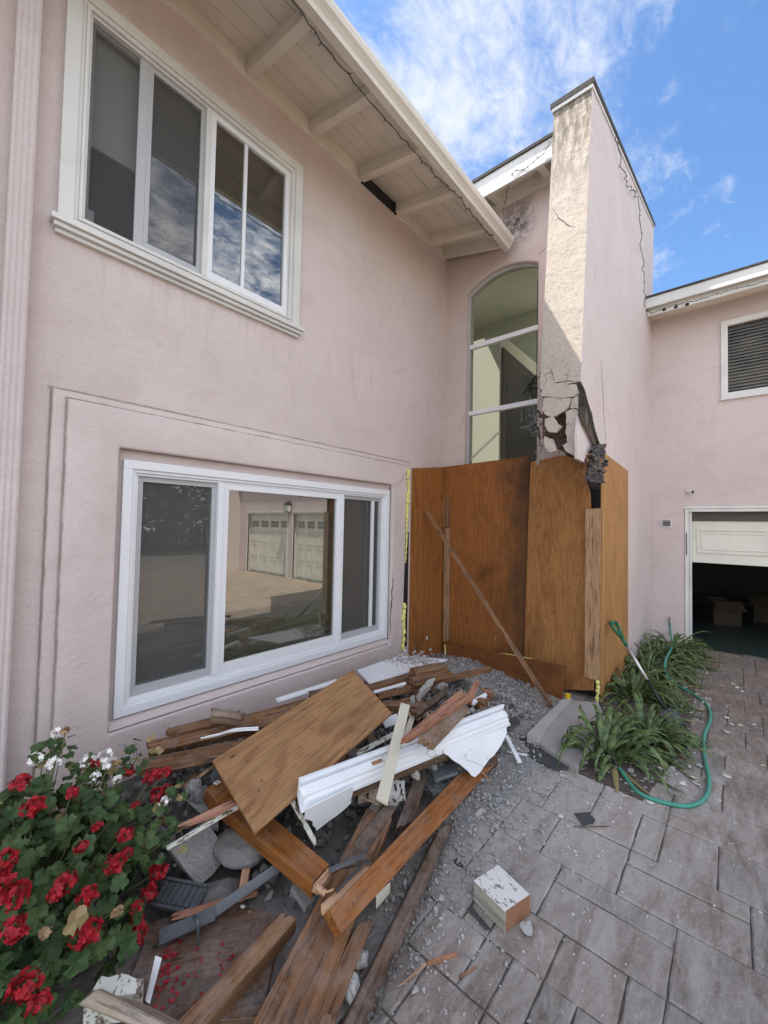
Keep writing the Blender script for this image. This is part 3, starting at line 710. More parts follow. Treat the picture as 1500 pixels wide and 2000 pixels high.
def stairwell():
    m = MB(); m.open = True
    x0, x1, y0, y1, z0, z1 = XW + .21, 9.0, 1.36, 5.2, 1.2, 6.0
    m.add([(x0, y0, z0), (x1, y0, z0), (x1, y1, z0), (x0, y1, z0), (x0, y0, 5.4), (x1, y0, 6.6), (x1, y1, 6.6), (x0, y1, 5.4)],
          [(0, 1, 2, 3), (2, 6, 7, 3), (1, 5, 6, 2), (0, 4, 5, 1)])
    # ceiling with unseen openings added to daylight the stairwell
    zc = lambda x: 5.4 + 1.2 * (x - x0) / (x1 - x0)
    def q(xa, xb, ya, yb): m.add([(xa, ya, zc(xa)), (xb, ya, zc(xb)), (xb, yb, zc(xb)), (xa, yb, zc(xa))], [(0, 1, 2, 3)])
    sx0, sx1, sy0, sy1 = 4.95, 6.4, 3.8, 5.1
    q(x0, sx0, y0, y1); q(sx1, 7.4, y0, y1); q(7.4, 8.9, 2.7, y1); q(7.4, 8.9, y0, 1.5); q(8.9, x1, y0, y1); q(sx0, sx1, y0, sy0); q(sx0, sx1, sy1, y1)
    m.build('stairwell', 'interior_pale', H)
    MB().box((6.5, 3.10, z0), (8.9, 5.1, 5.02)).build('inner_partition', 'interior_pale', H)
    # dark doorway in the partition
    a = ony(3.09, 978, 680); c_ = ony(3.09, 1040, 720)
    MB().prism([(6.56, 2.2), (8.3, 2.2), (8.3, 4.70), (6.56, 4.78)], 1, 3.06, 3.098).build('doorway', 'interior_dark', H)
    MB().prism([(6.70, 2.2), (8.2, 2.2), (8.2, 4.55), (6.70, 4.55)], 1, 3.052, 3.059).build('doorway', 'black', H)
stairwell()
lamp = empty('pendant_lantern', onx(5.6, 1040, 760), 'black iron ring lantern hanging behind the arched window', 'lamp')
def lantern():
    c_ = onx(5.6, 1048, 766); mb = MB()
    for z, r_ in ((0, .17), (.09, .12), (.16, .07)):
        ring = [c_ + V((math.cos(t) * r_, math.sin(t) * r_, z)) for t in [i * math.pi / 10 for i in range(21)]]
        mb.tube(ring, .010, 6)
    for k in range(6):
        t = k * math.pi / 3; mb.tube([c_ + V((math.cos(t) * .17, math.sin(t) * .17, 0)), c_ + V((math.cos(t) * .12, math.sin(t) * .12, .09)), c_ + V((math.cos(t) * .02, math.sin(t) * .02, .24))], .006, 5)
    mb.build('frame', 'black', lamp)
    MB().tube([c_ + V((0, 0, .22)), c_ + V((0, 0, 1.6))], .005, 5).build('chain', 'black', lamp)
lantern()
# roof over the entry
XF = 4.25
MB().box((XF, 1.30, 5.565), (XF + .03, 4.4, 5.80)).build('fascia', 'fascia_paint', H, bevel=.003)
mb = MB(); mb.prism([(XF - .02, 5.815), (XF - .02, 5.845), (9.2, 7.1), (9.2, 6.75), (XF + .035, 5.70)], 1, 1.30, 1.9)
MB().prism([(XF - .02, 5.80), (XF - .02, 5.835), (4.93, 6.0), (4.93, 5.88)], 1, 1.30, 5.3).build('roof', 'asphalt_shingle', H)
MB().prism([(4.93, 6.0), (4.93, 5.88), (7.3, 6.44), (7.3, 6.60)], 1, 1.35, 3.8).build('roof', 'asphalt_shingle', H)
MB().prism([(7.3, 6.60), (7.3, 6.44), (9.2, 6.9), (9.2, 7.1)], 1, 2.75, 3.8).build('roof', 'asphalt_shingle', H)  # roof left open over the added stairwell opening
MB().prism([(6.4, 6.38), (6.4, 6.2), (9.2, 6.9), (9.2, 7.1)], 1, 3.8, 5.3).build('roof', 'asphalt_shingle', H)
for i, y in enumerate((1.62, 2.22, 2.82, 3.42)):
    MB().prism([(XF + .031, 5.60), (XF + .031, 5.70), (XW + .01, 5.80), (XW + .01, 5.68)], 1, y - .04, y + .04).build('rafter', 'eave_paint', H, bevel=.003)
MB().prism([(XF + .03, 5.705), (XF + .03, 5.72), (XW + .02, 5.815), (XW + .02, 5.80)], 1, 1.30, 4.4).build('soffit', 'eave_paint', H)
MB().box((XW - .02, 1.30, 5.60), (XW + .001, 4.4, 5.80)).build('frieze_board', 'eave_paint', H)

# projecting wing wall (its nose is broken off above the plywood)
def wing():
    top_f = ony(YR, 1157, 160); 
    body = [(top_f.x, top_f.z), (7.565, 6.55), (7.44, 4.84), (7.36, -.1), (4.75, -.1), (4.62, 1.6), (4.42, 2.05), (4.40, 2.40), (4.337, 2.44), (4.22, 2.50), (4.10, 2.58), (3.98, 2.70), (3.86, 2.78), (3.76, 2.86), (3.635, 2.90)]
    mb = MB(); n = len(body)
    mb.prism(body, 1, YR, YR + .345)
    # colour the nose face separately
    o = mb.build('wing_wall', ['stucco_wing', 'stucco_nose', 'rubble_dark'], H)
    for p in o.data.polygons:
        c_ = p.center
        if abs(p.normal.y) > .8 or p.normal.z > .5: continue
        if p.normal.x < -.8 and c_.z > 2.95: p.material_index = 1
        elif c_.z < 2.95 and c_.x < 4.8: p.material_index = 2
    # thin sheet cap
    d = V((7.565 - top_f.x, 0, 6.55 - top_f.z)).normalized()
    MB().prism([(top_f.x - .035, top_f.z - .04), (top_f.x - .035, top_f.z + .012), (7.59, 6.575), (7.59, 6.53)], 1, YR - .022, YR + .37).build('cap', 'asphalt_shingle', H)
    MB().prism([(top_f.x - .028, top_f.z - .075), (top_f.x - .028, top_f.z - .04), (7.58, 6.53), (7.58, 6.495)], 1, YR - .012, YR + .36).build('cap_trim', 'trim_paint', H)
    # cracks
    cr = lambda pts, w_, nm='crack': crack([ony(YR - .001, *p) for p in pts], w_, (0, -1, 0), nm, H)
    cr([(1128, 742), (1129, 790), (1131, 800), (1142, 828), (1155, 860), (1168, 885)], .022)
    cr([(1131, 800), (1140, 818), (1150, 838), (1160, 866), (1172, 897)], .012)
    cr([(1174, 705), (1176, 745), (1179, 800), (1182, 850), (1182, 880)], .004)
    cr([(1155, 802), (1158, 820), (1162, 850)], .004)
    cr([(1133, 766), (1131, 790), (1134, 812)], .004)
    nose = lambda p: V((top_f.x + (ony(YR, *p).z - top_f.z) / (top_f.z - 2.90) * (top_f.x - 3.635), 0, 0))
    def onnose(px, py):
        # nose plane through the two corners
        a = V((top_f.x, YR, top_f.z)); b_ = V((3.635, YR, 2.90)); nn = (b_ - a).cross(V((0, 1, 0))).normalized(); o_ = V((0, 0, EYE)); d_ = _ray(px, py)
        return o_ + d_ * ((a - o_).dot(nn) / d_.dot(nn)), (nn if nn.x < 0 else -nn)
    def cn(pts, w_): 
        q = [onnose(*p)[0] for p in pts]; nn = onnose(*pts[0])[1]; crack([x + nn * .001 for x in q], w_, nn, 'crack', H)
    cn([(1070, 716), (1078, 722), (1080, 735), (1084, 750)], .004); cn([(1080, 727), (1067, 730), (1066, 748)], .004)
    cn([(1113, 718), (1109, 730), (1107, 742)], .003); cn([(1078, 405), (1090, 425), (1110, 440), (1125, 443)], .005)
    cn([(1128, 746), (1110, 744), (1085, 748), (1066, 755), (1060, 752)], .009)
    # plates of stucco held by the lath below the nose
    def plate(pts, mat='stucco_nose', dz=.0, nm='stucco_plate', off=.0):
        q = [onnose(*p)[0] + V((off, 0, 0)) for p in pts]; nn = onnose(*pts[0])[1]
        fr = frame_of(q[0], q[1] - q[0], nn); inv = fr.inverted(); l = [inv @ x for x in q]
        # rough outline
        out = []
        for i in range(len(l)):
            a, b_ = l[i], l[(i + 1) % len(l)]; L = (b_ - a).length
            for k in range(3): 
                p = a.lerp(b_, k / 3); out.append((p.x + random.uniform(-.06, .06) * L * (k > 0), p.y + random.uniform(-.06, .06) * L * (k > 0)))
        mb = MB(); mb.prism(out, 2, -.028, random.uniform(-.004, .006)); mb.v = [tuple(fr @ V(v_)) for v_ in mb.v]
        mb.build(nm, mat, H, bevel=.004, seg=2)
    plate([(1062, 752), (1085, 748), (1125, 750), (1129, 768), (1120, 775), (1056, 774)])
    plate([(1062, 777), (1116, 777), (1110, 795), (1085, 812), (1068, 812), (1058, 800)])
    plate([(1118, 779), (1128, 772), (1128, 797), (1114, 797)])
    plate([(1064, 818), (1080, 812), (1090, 828), (1098, 832), (1086, 845), (1072, 844), (1064, 832)])
    plate([(1104, 805), (1118, 798), (1127, 800), (1127, 888), (1122, 891), (1106, 882), (1098, 870), (1108, 864), (1104, 845), (1106, 830)])
    plate([(1064, 852), (1080, 858), (1087, 880), (1076, 884), (1064, 874)])
    # right side hanging plate
    q = [ony(YR - .002, *p) for p in ((1131, 812), (1137, 832), (1148, 838), (1157, 862), (1158, 872), (1145, 888), (1140, 903), (1128, 896), (1127, 850))]
    mb = MB(); mb.prism([(p.x, p.z) for p in q], 1, YR - .004, YR + .022); mb.build('stucco_plate', 'stucco_wing', H, bevel=.003)
    # split framing, building paper inside the break
    for (a, b_, w_, t_) in (((3.98, 1.07, 2.95), (4.05, 1.07, 2.40), .09, .04), ((3.75, 1.30, 2.98), (3.80, 1.32, 2.46), .09, .04), ((4.2, 1.2, 2.9), (4.25, 1.2, 2.44), .09, .04), ((3.80, 1.18, 3.0), (3.9, 1.18, 2.44), .12, .04)):
        plank('stud', V(a), V(b_), w_, t_, 'redwood_dark', None, None, n=(-1, 0, 0), parent=H, j1=.1, nL=3)
    mb = MB()
    mb.box((3.9, 1.03, 2.42), (4.34, 1.32, 2.96)); 
    mb.build('broken_core', 'rubble_dark', H)
    # rough left edge of the break, beside the window
    mb = MB(); rr = random.Random(5)
    for i in range(26):
        z = 2.45 + i * .035; vs, fs = ROCKS[i % 14]; R3 = rot_rand(rr); s_ = rr.uniform(.02, .04) * (1.2 if z < 2.85 else .6)
        c_ = onx(4.0, 1054 + rr.uniform(-4, 4), 905 - i * 7.0)
        mb.add([R3 @ v_ * s_ + c_ for v_ in vs], fs)
    mb.build('broken_edge', 'broken_plaster', H)
    mb = MB(); rr = random.Random(9)
    for (px, py, s_) in ((1050, 803, .045), (1044, 812, .03), (1056, 812, .04), (1048, 836, .035), (1044, 846, .03), (1052, 850, .035)):
        vs, fs = ROCKS[int(px) % 14]; R3 = rot_rand(rr); c_ = onx(3.95, px, py); mb.add([R3 @ v_ * s_ + c_ for v_ in vs], fs)
    mb.build('torn_insulation', 'rubble_dark', H)
wing()
def tangle(name, label, cat, c_, R0, n, mat='wire_mesh', seed=1, r_=.0012, parent=None, sc3=(1, 1, 1)):
    rr = random.Random(seed); mb = MB()
    for i in range(n):
        p = V(c_) + V((rr.gauss(0, .5) * R0 * sc3[0], rr.gauss(0, .5) * R0 * sc3[1], rr.gauss(0, .5) * R0 * sc3[2])); path = [p]
        d = V((rr.gauss(0, 1), rr.gauss(0, 1), rr.gauss(0, 1))).normalized()
        for k in range(7):
            d = (d + V((rr.gauss(0, .6), rr.gauss(0, .6), rr.gauss(0, .6)))).normalized(); p = p + d * R0 * .16; path.append(p)
        mb.tube(path, r_, 3, cap=False)
    o = mb.build(name, mat, parent)
    return tag(o, label, cat) if label else o
tangle('torn_lath_wire', None, None, onx(3.75, 1046, 818), .13, 34, seed=3, r_=.0011, parent=H, mat='plaster_grey')
tangle('torn_lath_wire', None, None, onx(3.7, 1092, 850), .14, 40, seed=4, r_=.0014, parent=H, mat='redwood')
tangle('torn_lath_wire', None, None, ony(.985, 1150, 905), .12, 40, seed=5, r_=.0012, parent=H, mat='fresh_wood')
def torn_paper():
    # crumpled building paper hanging out of the broken corner
    c0 = [ony(.985, *p) for p in ((1150, 872), (1172, 868), (1178, 900), (1172, 945), (1163, 968), (1150, 962), (1141, 940), (1150, 900))]
    cx = sum((p.x for p in c0)) / 8; cz = sum((p.z for p in c0)) / 8
    mb = MB(); mb.open = True; n = 30; vs = []
    a, b_, c2, d = c0[0], c0[1], c0[3], c0[6]
    for i in range(n + 1):
        for j in range(n + 1):
            s_, t = i / n, j / n; p = (a.lerp(b_, s_)).lerp(d.lerp(c2, s_), t)
            h = noise.noise(p * 28) * .05 + noise.noise(p * 75) * .03 + noise.noise(p * 160) * .012; e = noise.noise(V((p.x * 20, 3, p.z * 20))) * .03
            vs.append(p + V((e, -.02 - h - .02 * math.sin(t * 3), e * .6)))
    fs = [(i * (n + 1) + j, (i + 1) * (n + 1) + j, (i + 1) * (n + 1) + j + 1, i * (n + 1) + j + 1) for i in range(n) for j in range(n) if noise.noise(V((i * .35, j * .35, 4))) < .38]
    mb.add(vs, fs); o = mb.build('torn_building_paper', 'cobweb', H, smooth=False)
    md = o.modifiers.new('s', 'SOLIDIFY'); md.thickness = .002
torn_paper()
# dark splinters from the torn corner
for (a, b_, w_) in (((1131, 806), (1172, 892), .030), ((1170, 888), (1182, 868), .03), ((1183, 880), (1178, 900), .022)):
    plank('splinter', ony(.975, *a), ony(.97, *b_), w_, .012, 'redwood_dark', None, None, n=(0, -1, 0), parent=H, j0=.03, j1=.04, nL=4)
crk = lambda pts, w_: crack([ony(YF - .001, *p) for p in pts], w_, (0, -1, 0), 'crack', H)
cr_s = lambda pts, w_: crack([ony(YF - .0635, *p) for p in pts], w_, (0, -1, 0), 'crack', H)
crk([(865, 895), (852, 905), (845, 913), (835, 917)], .003); crk([(300, 268), (298, 270)], .001)
cr_s([(795, 915), (786, 938), (772, 950), (762, 955)], .003); cr_s([(769, 1120), (765, 1160), (763, 1200), (762, 1250)], .014)
cr_s([(770, 1130), (766, 1135)], .01)
crack([onx(XW - .001, *p) for p in ((908, 810), (904, 822), (898, 832), (893, 842))], .003, (-1, 0, 0), 'crack', H)
crack([onx(XW - .001, *p) for p in ((1066, 485), (1058, 492), (1050, 498))], .004, (-1, 0, 0), 'crack', H)

# garage wing on the right
def garage():
    GY = .545; doors = [(-2.0, GY, 1.93), (-4.08, -2.25, 1.93), (-6.65, -4.40, 1.93)]
    gw = [(-1.15, .13, 3.56, 4.57)]
    holes = [[(a, .0), (b_, .0), (b_, z), (a, z)] for a, b_, z in doors] + [[(gw[0][0], gw[0][2]), (gw[0][1], gw[0][2]), (gw[0][1], gw[0][3]), (gw[0][0], gw[0][3])]]
    MB().panel([(-7.2, -.1), (1.02, -.1), (1.02, 5.2), (-7.2, 5.2)], holes, 0, XG, XG + .2).build('garage_wall', 'stucco_garage', H)
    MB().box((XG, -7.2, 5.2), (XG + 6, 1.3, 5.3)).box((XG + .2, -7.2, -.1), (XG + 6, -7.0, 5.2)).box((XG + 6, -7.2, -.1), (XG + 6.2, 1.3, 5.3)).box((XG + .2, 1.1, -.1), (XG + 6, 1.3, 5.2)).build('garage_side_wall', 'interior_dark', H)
    MB().box((XG - .008, .595, -.02), (XG + .01, 1.0, 2.26)).build('stucco_band', 'stucco_garage', H, bevel=.004)
    # flared buttress at the far end of the wing
    MB().prism([(XG + .2, 5.1), (XG, 5.1), (XG - .9, -.1), (XG + .2, -.1)], 1, -7.55, -7.2).build('buttress', 'stucco_garage', H)
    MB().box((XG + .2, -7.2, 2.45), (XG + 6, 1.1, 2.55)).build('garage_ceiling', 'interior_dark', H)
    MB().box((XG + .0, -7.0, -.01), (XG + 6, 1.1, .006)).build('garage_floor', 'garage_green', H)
    for k, (a, b_, z) in enumerate(doors):
        f = MB(); f.box((XG - .02, b_, 0), (XG + .05, b_ + .045, z + .045)); f.box((XG - .02, a - .045, 0), (XG + .05, a, z + .045)); f.box((XG - .02, a, z), (XG + .05, b_, z + .045)); f.box((XG + .02, b_ - .03, 0), (XG + .10, b_ - .0, z - .0))
        f = f.build('garage_door_frame', 'trim_paint', H, bevel=.003)
        MB().box((XG - .035, a - .06, z + .046), (XG + .0, b_ + .06, z + .075)).build('drip_edge', 'trim_paint', f)
        z0, z1 = (1.195, 1.775) if k == 0 else (.0, z); x = XG + .12
        d = MB(); d.box((x, a, z0), (x + .04, b_, z1)); 
        door = d.build('garage_door', 'door_paint', H)
        rows = [(1.33, 1.68)] if k == 0 else [(.06, .46), (.53, .93), (1.0, 1.38)]
        n = 2 if k == 0 else 4; wd = (b_ - a) / n
        for (r0, r1) in rows:
            for i in range(n):
                y1 = b_ - i * wd - .08; y0 = b_ - (i + 1) * wd + .08
                m = MB(); rframe(m, y0, y1, r0, r1, .025, 0, x - .012, x + .001); rframe(m, y0 + .05, y1 - .05, r0 + .05, r1 - .05, .02, 0, x - .008, x + .001); m.build('door_panel', 'door_paint', door, bevel=.004)
        if k == 0:
            MB().box((x, a, 1.80), (x + .03, b_, 1.93)).build('header', 'interior_dark', f)
            MB().box((x + .0, a, 1.776), (x + .06, b_, 1.795)).build('door_seal', 'cream_paint', door)
            MB().box((XG - .024, b_ + .02, 1.30), (XG - .0205, b_ + .035, 1.62)).build('weather_strip', 'galv', f)
        else:
            for i in range(n):
                y1 = b_ - i * wd - .08; y0 = b_ - (i + 1) * wd + .08
                m = MB(); m.box((x - .004, y0, 1.50), (x + .002, y1, 1.70)); g = m.build('lite', 'interior_dark', door)
                m = MB(); m.box((x - .009, y0, 1.595), (x - .0045, y1, 1.61))
                for q in range(1, 4): m.box((x - .009, y0 + (y1 - y0) * q / 4 - .006, 1.50), (x - .0045, y0 + (y1 - y0) * q / 4 + .006, 1.594)).box((x - .009, y0 + (y1 - y0) * q / 4 - .006, 1.611), (x - .0045, y0 + (y1 - y0) * q / 4 + .006, 1.70))
                m.build('muntin', 'door_paint', g)
    # upper window
    a, b_, z0, z1 = gw[0]; f = MB(); rframe(f, a - .045, b_ + .045, z0 - .045, z1 + .045, .075, 0, XG - .022, XG + .03)
    f = f.build('window', 'trim_paint', H, bevel=.003); MB().box((XG - .04, a - .06, z0 - .07), (XG + .0, b_ + .065, z0 - .046)).build('sill', 'trim_paint', f, bevel=.003)
    s = MB(); zz = z0 + .03
    while zz < z1 - .03:
        s.prism([(XG + .06, zz), (XG + .064, zz), (XG + .10, zz + .034), (XG + .096, zz + .034)], 1, a + .03, b_ - .03); zz += .045
    s.build('blinds', 'blind_slat', f)
    MB().box((XG + .035, a + .03, z0 + .03), (XG + .039, b_ - .03, z1 - .03)).build('pane', 'glass_clear', f)
    # eave of the garage wing
    X0 = 6.83
    MB().box((X0, -7.3, 4.875), (X0 + .03, YR - .003, 5.02)).build('fascia', 'fascia_paint', H, bevel=.003)
    MB().box((X0 - .02, -7.3, 5.022), (X0 + .06, YR - .003, 5.045)).prism([(X0 + .06, 5.03), (X0 + .06, 5.06), (13.5, 6.6), (13.5, 6.5)], 1, -7.3, YR - .003).build('roof', 'asphalt_shingle', H)
    MB().box((X0 + .03, -7.3, 4.905), (XG, YR - .003, 4.925)).build('soffit', 'eave_paint', H)
    MB().box((X0 + .09, -7.3, 4.79), (X0 + .115, YR - .003, 4.904)).build('blocking', 'fascia_paint', H, bevel=.002)
    for p in ((1297, 603), (1320, 598), (1342, 593)):
        c_ = onx(X0 + .0885, p[0], p[1] + 1.5); MB().tube([c_ + V((.0003, 0, 0)), c_ + V((-.0015, 0, 0))], .024, 16).build('vent_hole', 'black', H)
    v = MB(); c_ = onx(XG - .008, 1302, 1022); y, z = c_.y, c_.z
    rframe(v, y - .062, y + .062, z - .055, z + .055, .012, 0, XG - .024, XG - .008)
    for i in range(4): v.prism([(XG - .010, z - .038 + i * .024), (XG - .012, z - .038 + i * .024), (XG - .023, z - .050 + i * .024), (XG - .020, z - .050 + i * .024)], 1, y - .05, y + .05)
    v = v.build('wall_vent', 'aluminium', H); MB().box((XG - .0095, y - .05, z - .043), (XG - .0085, y + .05, z + .043)).build('duct', 'black', v)
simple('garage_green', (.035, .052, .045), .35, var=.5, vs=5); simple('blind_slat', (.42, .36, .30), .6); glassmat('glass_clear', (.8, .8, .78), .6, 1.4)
garage()
def carton(x, y, a, sx, sy, h, label):
    t = empty('cardboard_box', (x, y, .006), label, 'box'); M = Matrix.Translation((x, y, .006)) @ Matrix.Rotation(a, 4, 'Z'); m = MB(); q = .006
    m.box((-sx, -sy, 0), (sx, sy, q), M=M); m.box((-sx, -sy, q), (-sx + q, sy, h), M=M); m.box((sx - q, -sy, q), (sx, sy, h), M=M); m.box((-sx + q, -sy, q), (sx - q, -sy + q, h), M=M); m.box((-sx + q, sy - q, q), (sx - q, sy, h), M=M)
    m.build('carton', 'cardboard', t, bevel=.002)
    for s_, ax in ((-1, 'X'), (1, 'X'), (-1, 'Y'), (1, 'Y')):
        if ax == 'Y': F2 = M @ Matrix.Translation((s_ * sx, 0, h)) @ Matrix.Rotation(s_ * 2.2, 4, 'Y'); m = MB().box((-.003, -sy, 0), (.003, sy, sx * .9), M=F2)
        else: F2 = M @ Matrix.Translation((0, s_ * sy, h)) @ Matrix.Rotation(-s_ * 1.9, 4, 'X'); m = MB().box((-sx * .97, -.003, 0), (sx * .97, .003, sy * .9), M=F2)
        m.build('flap', 'cardboard', t)
simple('cardboard', (.045, .032, .022), .9)
carton(9.6, .25, .4, .25, .2, .42, 'open cardboard box on the garage floor near the left wall')
carton(10.4, -.5, -.3, .3, .22, .5, 'larger cardboard box deeper inside the open garage')
# wall lantern between the garage doors (seen in the reflection)
wl = empty('wall_lantern', (XG - .1, -4.3, 2.0), 'black wall lantern between the two closed garage doors, seen reflected in the lower window', 'wall lamp')
def wlant():
    c_ = V((XG - .12, -4.24, 1.99)); m = MB()
    m.prism([(c_.x - .06, c_.z), (c_.x + .06, c_.z), (c_.x + .085, c_.z + .20), (c_.x - .085, c_.z + .20)], 1, c_.y - .07, c_.y + .07); m.build('glass_cage', 'interior_pale', wl)
    m = MB(); m.prism([(c_.x - .10, c_.z + .201), (c_.x + .10, c_.z + .201), (c_.x, c_.z + .30)], 1, c_.y - .09, c_.y + .09); m.box((c_.x - .07, c_.y - .08, c_.z - .03), (c_.x + .07, c_.y + .08, c_.z - .001))
    for sx in (-1, 1):
        for sy in (-1, 1): m.tube([c_ + V((sx * .062, sy * .075, 0)), c_ + V((sx * .088, sy * .075, .2))], .007, 5)
    m.build('frame', 'black', wl); MB().tube([c_ + V((.02, 0, .28)), c_ + V((.06, 0, .34)), c_ + V((.118, 0, .25))], .01, 6).build('bracket', 'black', wl)
wlant()
# security camera
sc_ = empty('security_camera', (XG, .53, 2.21), 'small white security camera fixed above the open garage door', 'camera')
def seccam():
    p = onx(XG - .01, 1343, 961); 
    MB().tube([p + V((.012, 0, 0)), p + V((-.012, 0, 0))], .022, 14).build('base', 'vinyl', sc_, smooth=False, bevel=.002)
    MB().tube([p + V((-.01, 0, 0)), p + V((-.045, -.02, .002))], .009, 8).build('arm', 'vinyl', sc_, smooth=True)
    a = p + V((-.03, -.01, .004)); d = V((-.075, -.055, -.012)); 
    MB().tube([a, a + d * .1, a + d * .95, a + d], .024, 14).build('body', 'vinyl', sc_, bevel=.003)
    MB().tube([a + d * 1.001, a + d * 1.03], .020, 14).build('lens', 'black', sc_)
    MB().tube([p + V((.004, .01, -.01)), p + V((.004, .012, -.15)), V((XG - .004, .56, 1.975))], .0025, 5).build('cable', 'vinyl', sc_)
seccam()
# strings of fairy lights
def string(name, label, pts, sag=.012, nb=24, seed=1):
    r = random.Random(seed); pts = [V(p) for p in pts]; path = []; L = 0; st = empty(name, pts[0], label, 'string lights')
    for i in range(len(pts) - 1):
        k = max(2, int((pts[i + 1] - pts[i]).length / .05))
        for j in range(k): path.append(pts[i].lerp(pts[i + 1], j / k) + V((r.uniform(-1, 1), r.uniform(-1, 1), r.uniform(-1, 1))) * sag * (0 < j))
    path.append(pts[-1]); MB().tube(path, .0042, 5).build('wire', 'wire', st, smooth=True)
    proto = MB(); proto.tube([(0, 0, 0), (0, 0, .012)], .004, 6, r1=.0045); proto.tube([(0, 0, .011), (0, 0, .033)], .0036, 6, r1=.001); 
    bo = proto.build('bulb', 'wire', st)
    for i in range(nb):
        o = bo if i == 0 else bo.copy()
        if i: C.objects.link(o)
        p = path[int((i + .5) / nb * (len(path) - 1))]; d = V((r.gauss(0, .6), r.gauss(0, .6), r.gauss(-.4, .7))).normalized()
        attach(o, st, frame_of(p, d.orthogonal(), d))
string('string_light', 'dark string light clipped under the gutter of the long front eave', [ony(2.085, *p) for p in ((560, -20), (603, 47), (650, 108), (700, 170), (752, 232), (810, 296), (860, 350), (905, 397), (940, 440), (955, 458))], nb=30, seed=2)
string('string_light', 'tangled string light drooping over the white fascia of the entry roof', [onx(4.235, *p) for p in ((1072, 278), (1062, 300), (1030, 325), (1000, 338))] + [onx(4.3, *p) for p in ((994, 352), (990, 372), (985, 400), (983, 430))] + [ony(2.06, 975, 455), ony(2.08, 955, 460)], sag=.02, nb=26, seed=4)
string('string_light', 'string light hanging down the tall pink wing wall to the garage roof', [ony(YR - .03, *p) for p in ((1199, 252), (1207, 290), (1215, 330), (1232, 372), (1246, 383), (1249, 420), (1252, 470), (1256, 520), (1258, 560), (1259, 600))], sag=.02, nb=26, seed=6)
string('string_light', 'short string light under the white fascia of the garage eave', [onx(6.82, *p) for p in ((1262, 606), (1275, 612), (1290, 604), (1370, 583), (1440, 563), (1500, 548))], sag=.012, nb=14, seed=8)

# ------------------------------------------------------------------ trees beyond the driveway (seen in the panes)
def tree(x, y, h, r0, label, seed, group='trees beyond the driveway'):
    r = random.Random(seed); t = empty('tree', (x, y, 0), label, 'tree', group)
    m = MB(); top = V((x, y, h * .55)); m.tube([(x, y, 0), (x + .1, y, h * .25), top], .22, 8, r1=.10)
    for k in range(6):
        a = r.uniform(0, 6.28); m.tube([V((x, y, h * (.25 + .05 * k))), V((x + math.cos(a) * r0 * .6, y + math.sin(a) * r0 * .6, h * (.45 + .07 * k)))], .07, 5, r1=.02)
    m.build('trunk', 'bark', t)
    m = MB(); m.open = True
    cl_ = [(V((x, y, h * .48)) + V((r.gauss(0, .5) * r0, r.gauss(0, .5) * r0, r.gauss(0, .26) * h)), r.uniform(.4, .7) * r0) for _ in range(18)]
    for i in range(5200):
        c_, q = r.choice(cl_); d = V((r.gauss(0, 1), r.gauss(0, 1), r.gauss(0, 1))).normalized(); p = c_ + d * q * r.uniform(.6, 1); s_ = r.uniform(.12, .24)
        p.z = max(p.z, .1); R3 = rot_rand(r); m.add([p + R3 @ V(v_) * s_ for v_ in ((-1, 0, 0), (0, -.5, 0), (1, 0, 0), (0, .5, 0))], [(0, 1, 2, 3)])
    m.build('crown', 'tree_leaf', t)
tree(3.5, -17, 6.5, 2.6, 'dark leafy tree beyond the driveway, leftmost in the lower window reflection', 1)
tree(9.0, -18, 7.0, 2.8, 'dark leafy tree beyond the driveway, second from left in the lower window reflection', 2)
tree(14.0, -19, 7.5, 3.0, 'dark leafy tree beyond the driveway behind the end of the garage wing', 3)
tree(19.5, -18, 6.5, 2.8, 'dark leafy tree beyond the driveway, far right behind the garage wing', 4)
# ------------------------------------------------------------------ plywood closing the hole
def sheet(name, A, B, z0, z1, mat, label, n, T=.015, grp=None, **k):
    A, B = V(A), V(B); return slab(name, [V((A.x, A.y, z0)), V((A.x, A.y, z1[0])), V((B.x, B.y, z1[1])), V((B.x, B.y, z0))], T, mat, label, 'plywood sheet', grp, nL=6, nW=6, **k)
s1 = slab('plywood_sheet', [ony(YF - .03, 789, 1300), ony(YF - .03, 799, 915), V((4.585, YF - .03, 2.44)), V((4.585, YF - .03, -.02))], .014, 'ply_orange', 'narrow orange plywood sheet on the front wall beside the yellow foam', 'plywood sheet', None, nL=6, nW=4)
P2a, P2b = (4.565, 2.93), (4.465, 1.765)
s2 = slab('plywood_sheet', [V((4.565, 2.93, 0)), V((4.565, 2.93, 2.44)), V((4.465, 1.765, 2.455)), V((4.465, 1.765, 0))], .014, 'ply_stained', 'wide dark stained plywood sheet under the arched window', 'plywood sheet', None, nL=6, nW=6)
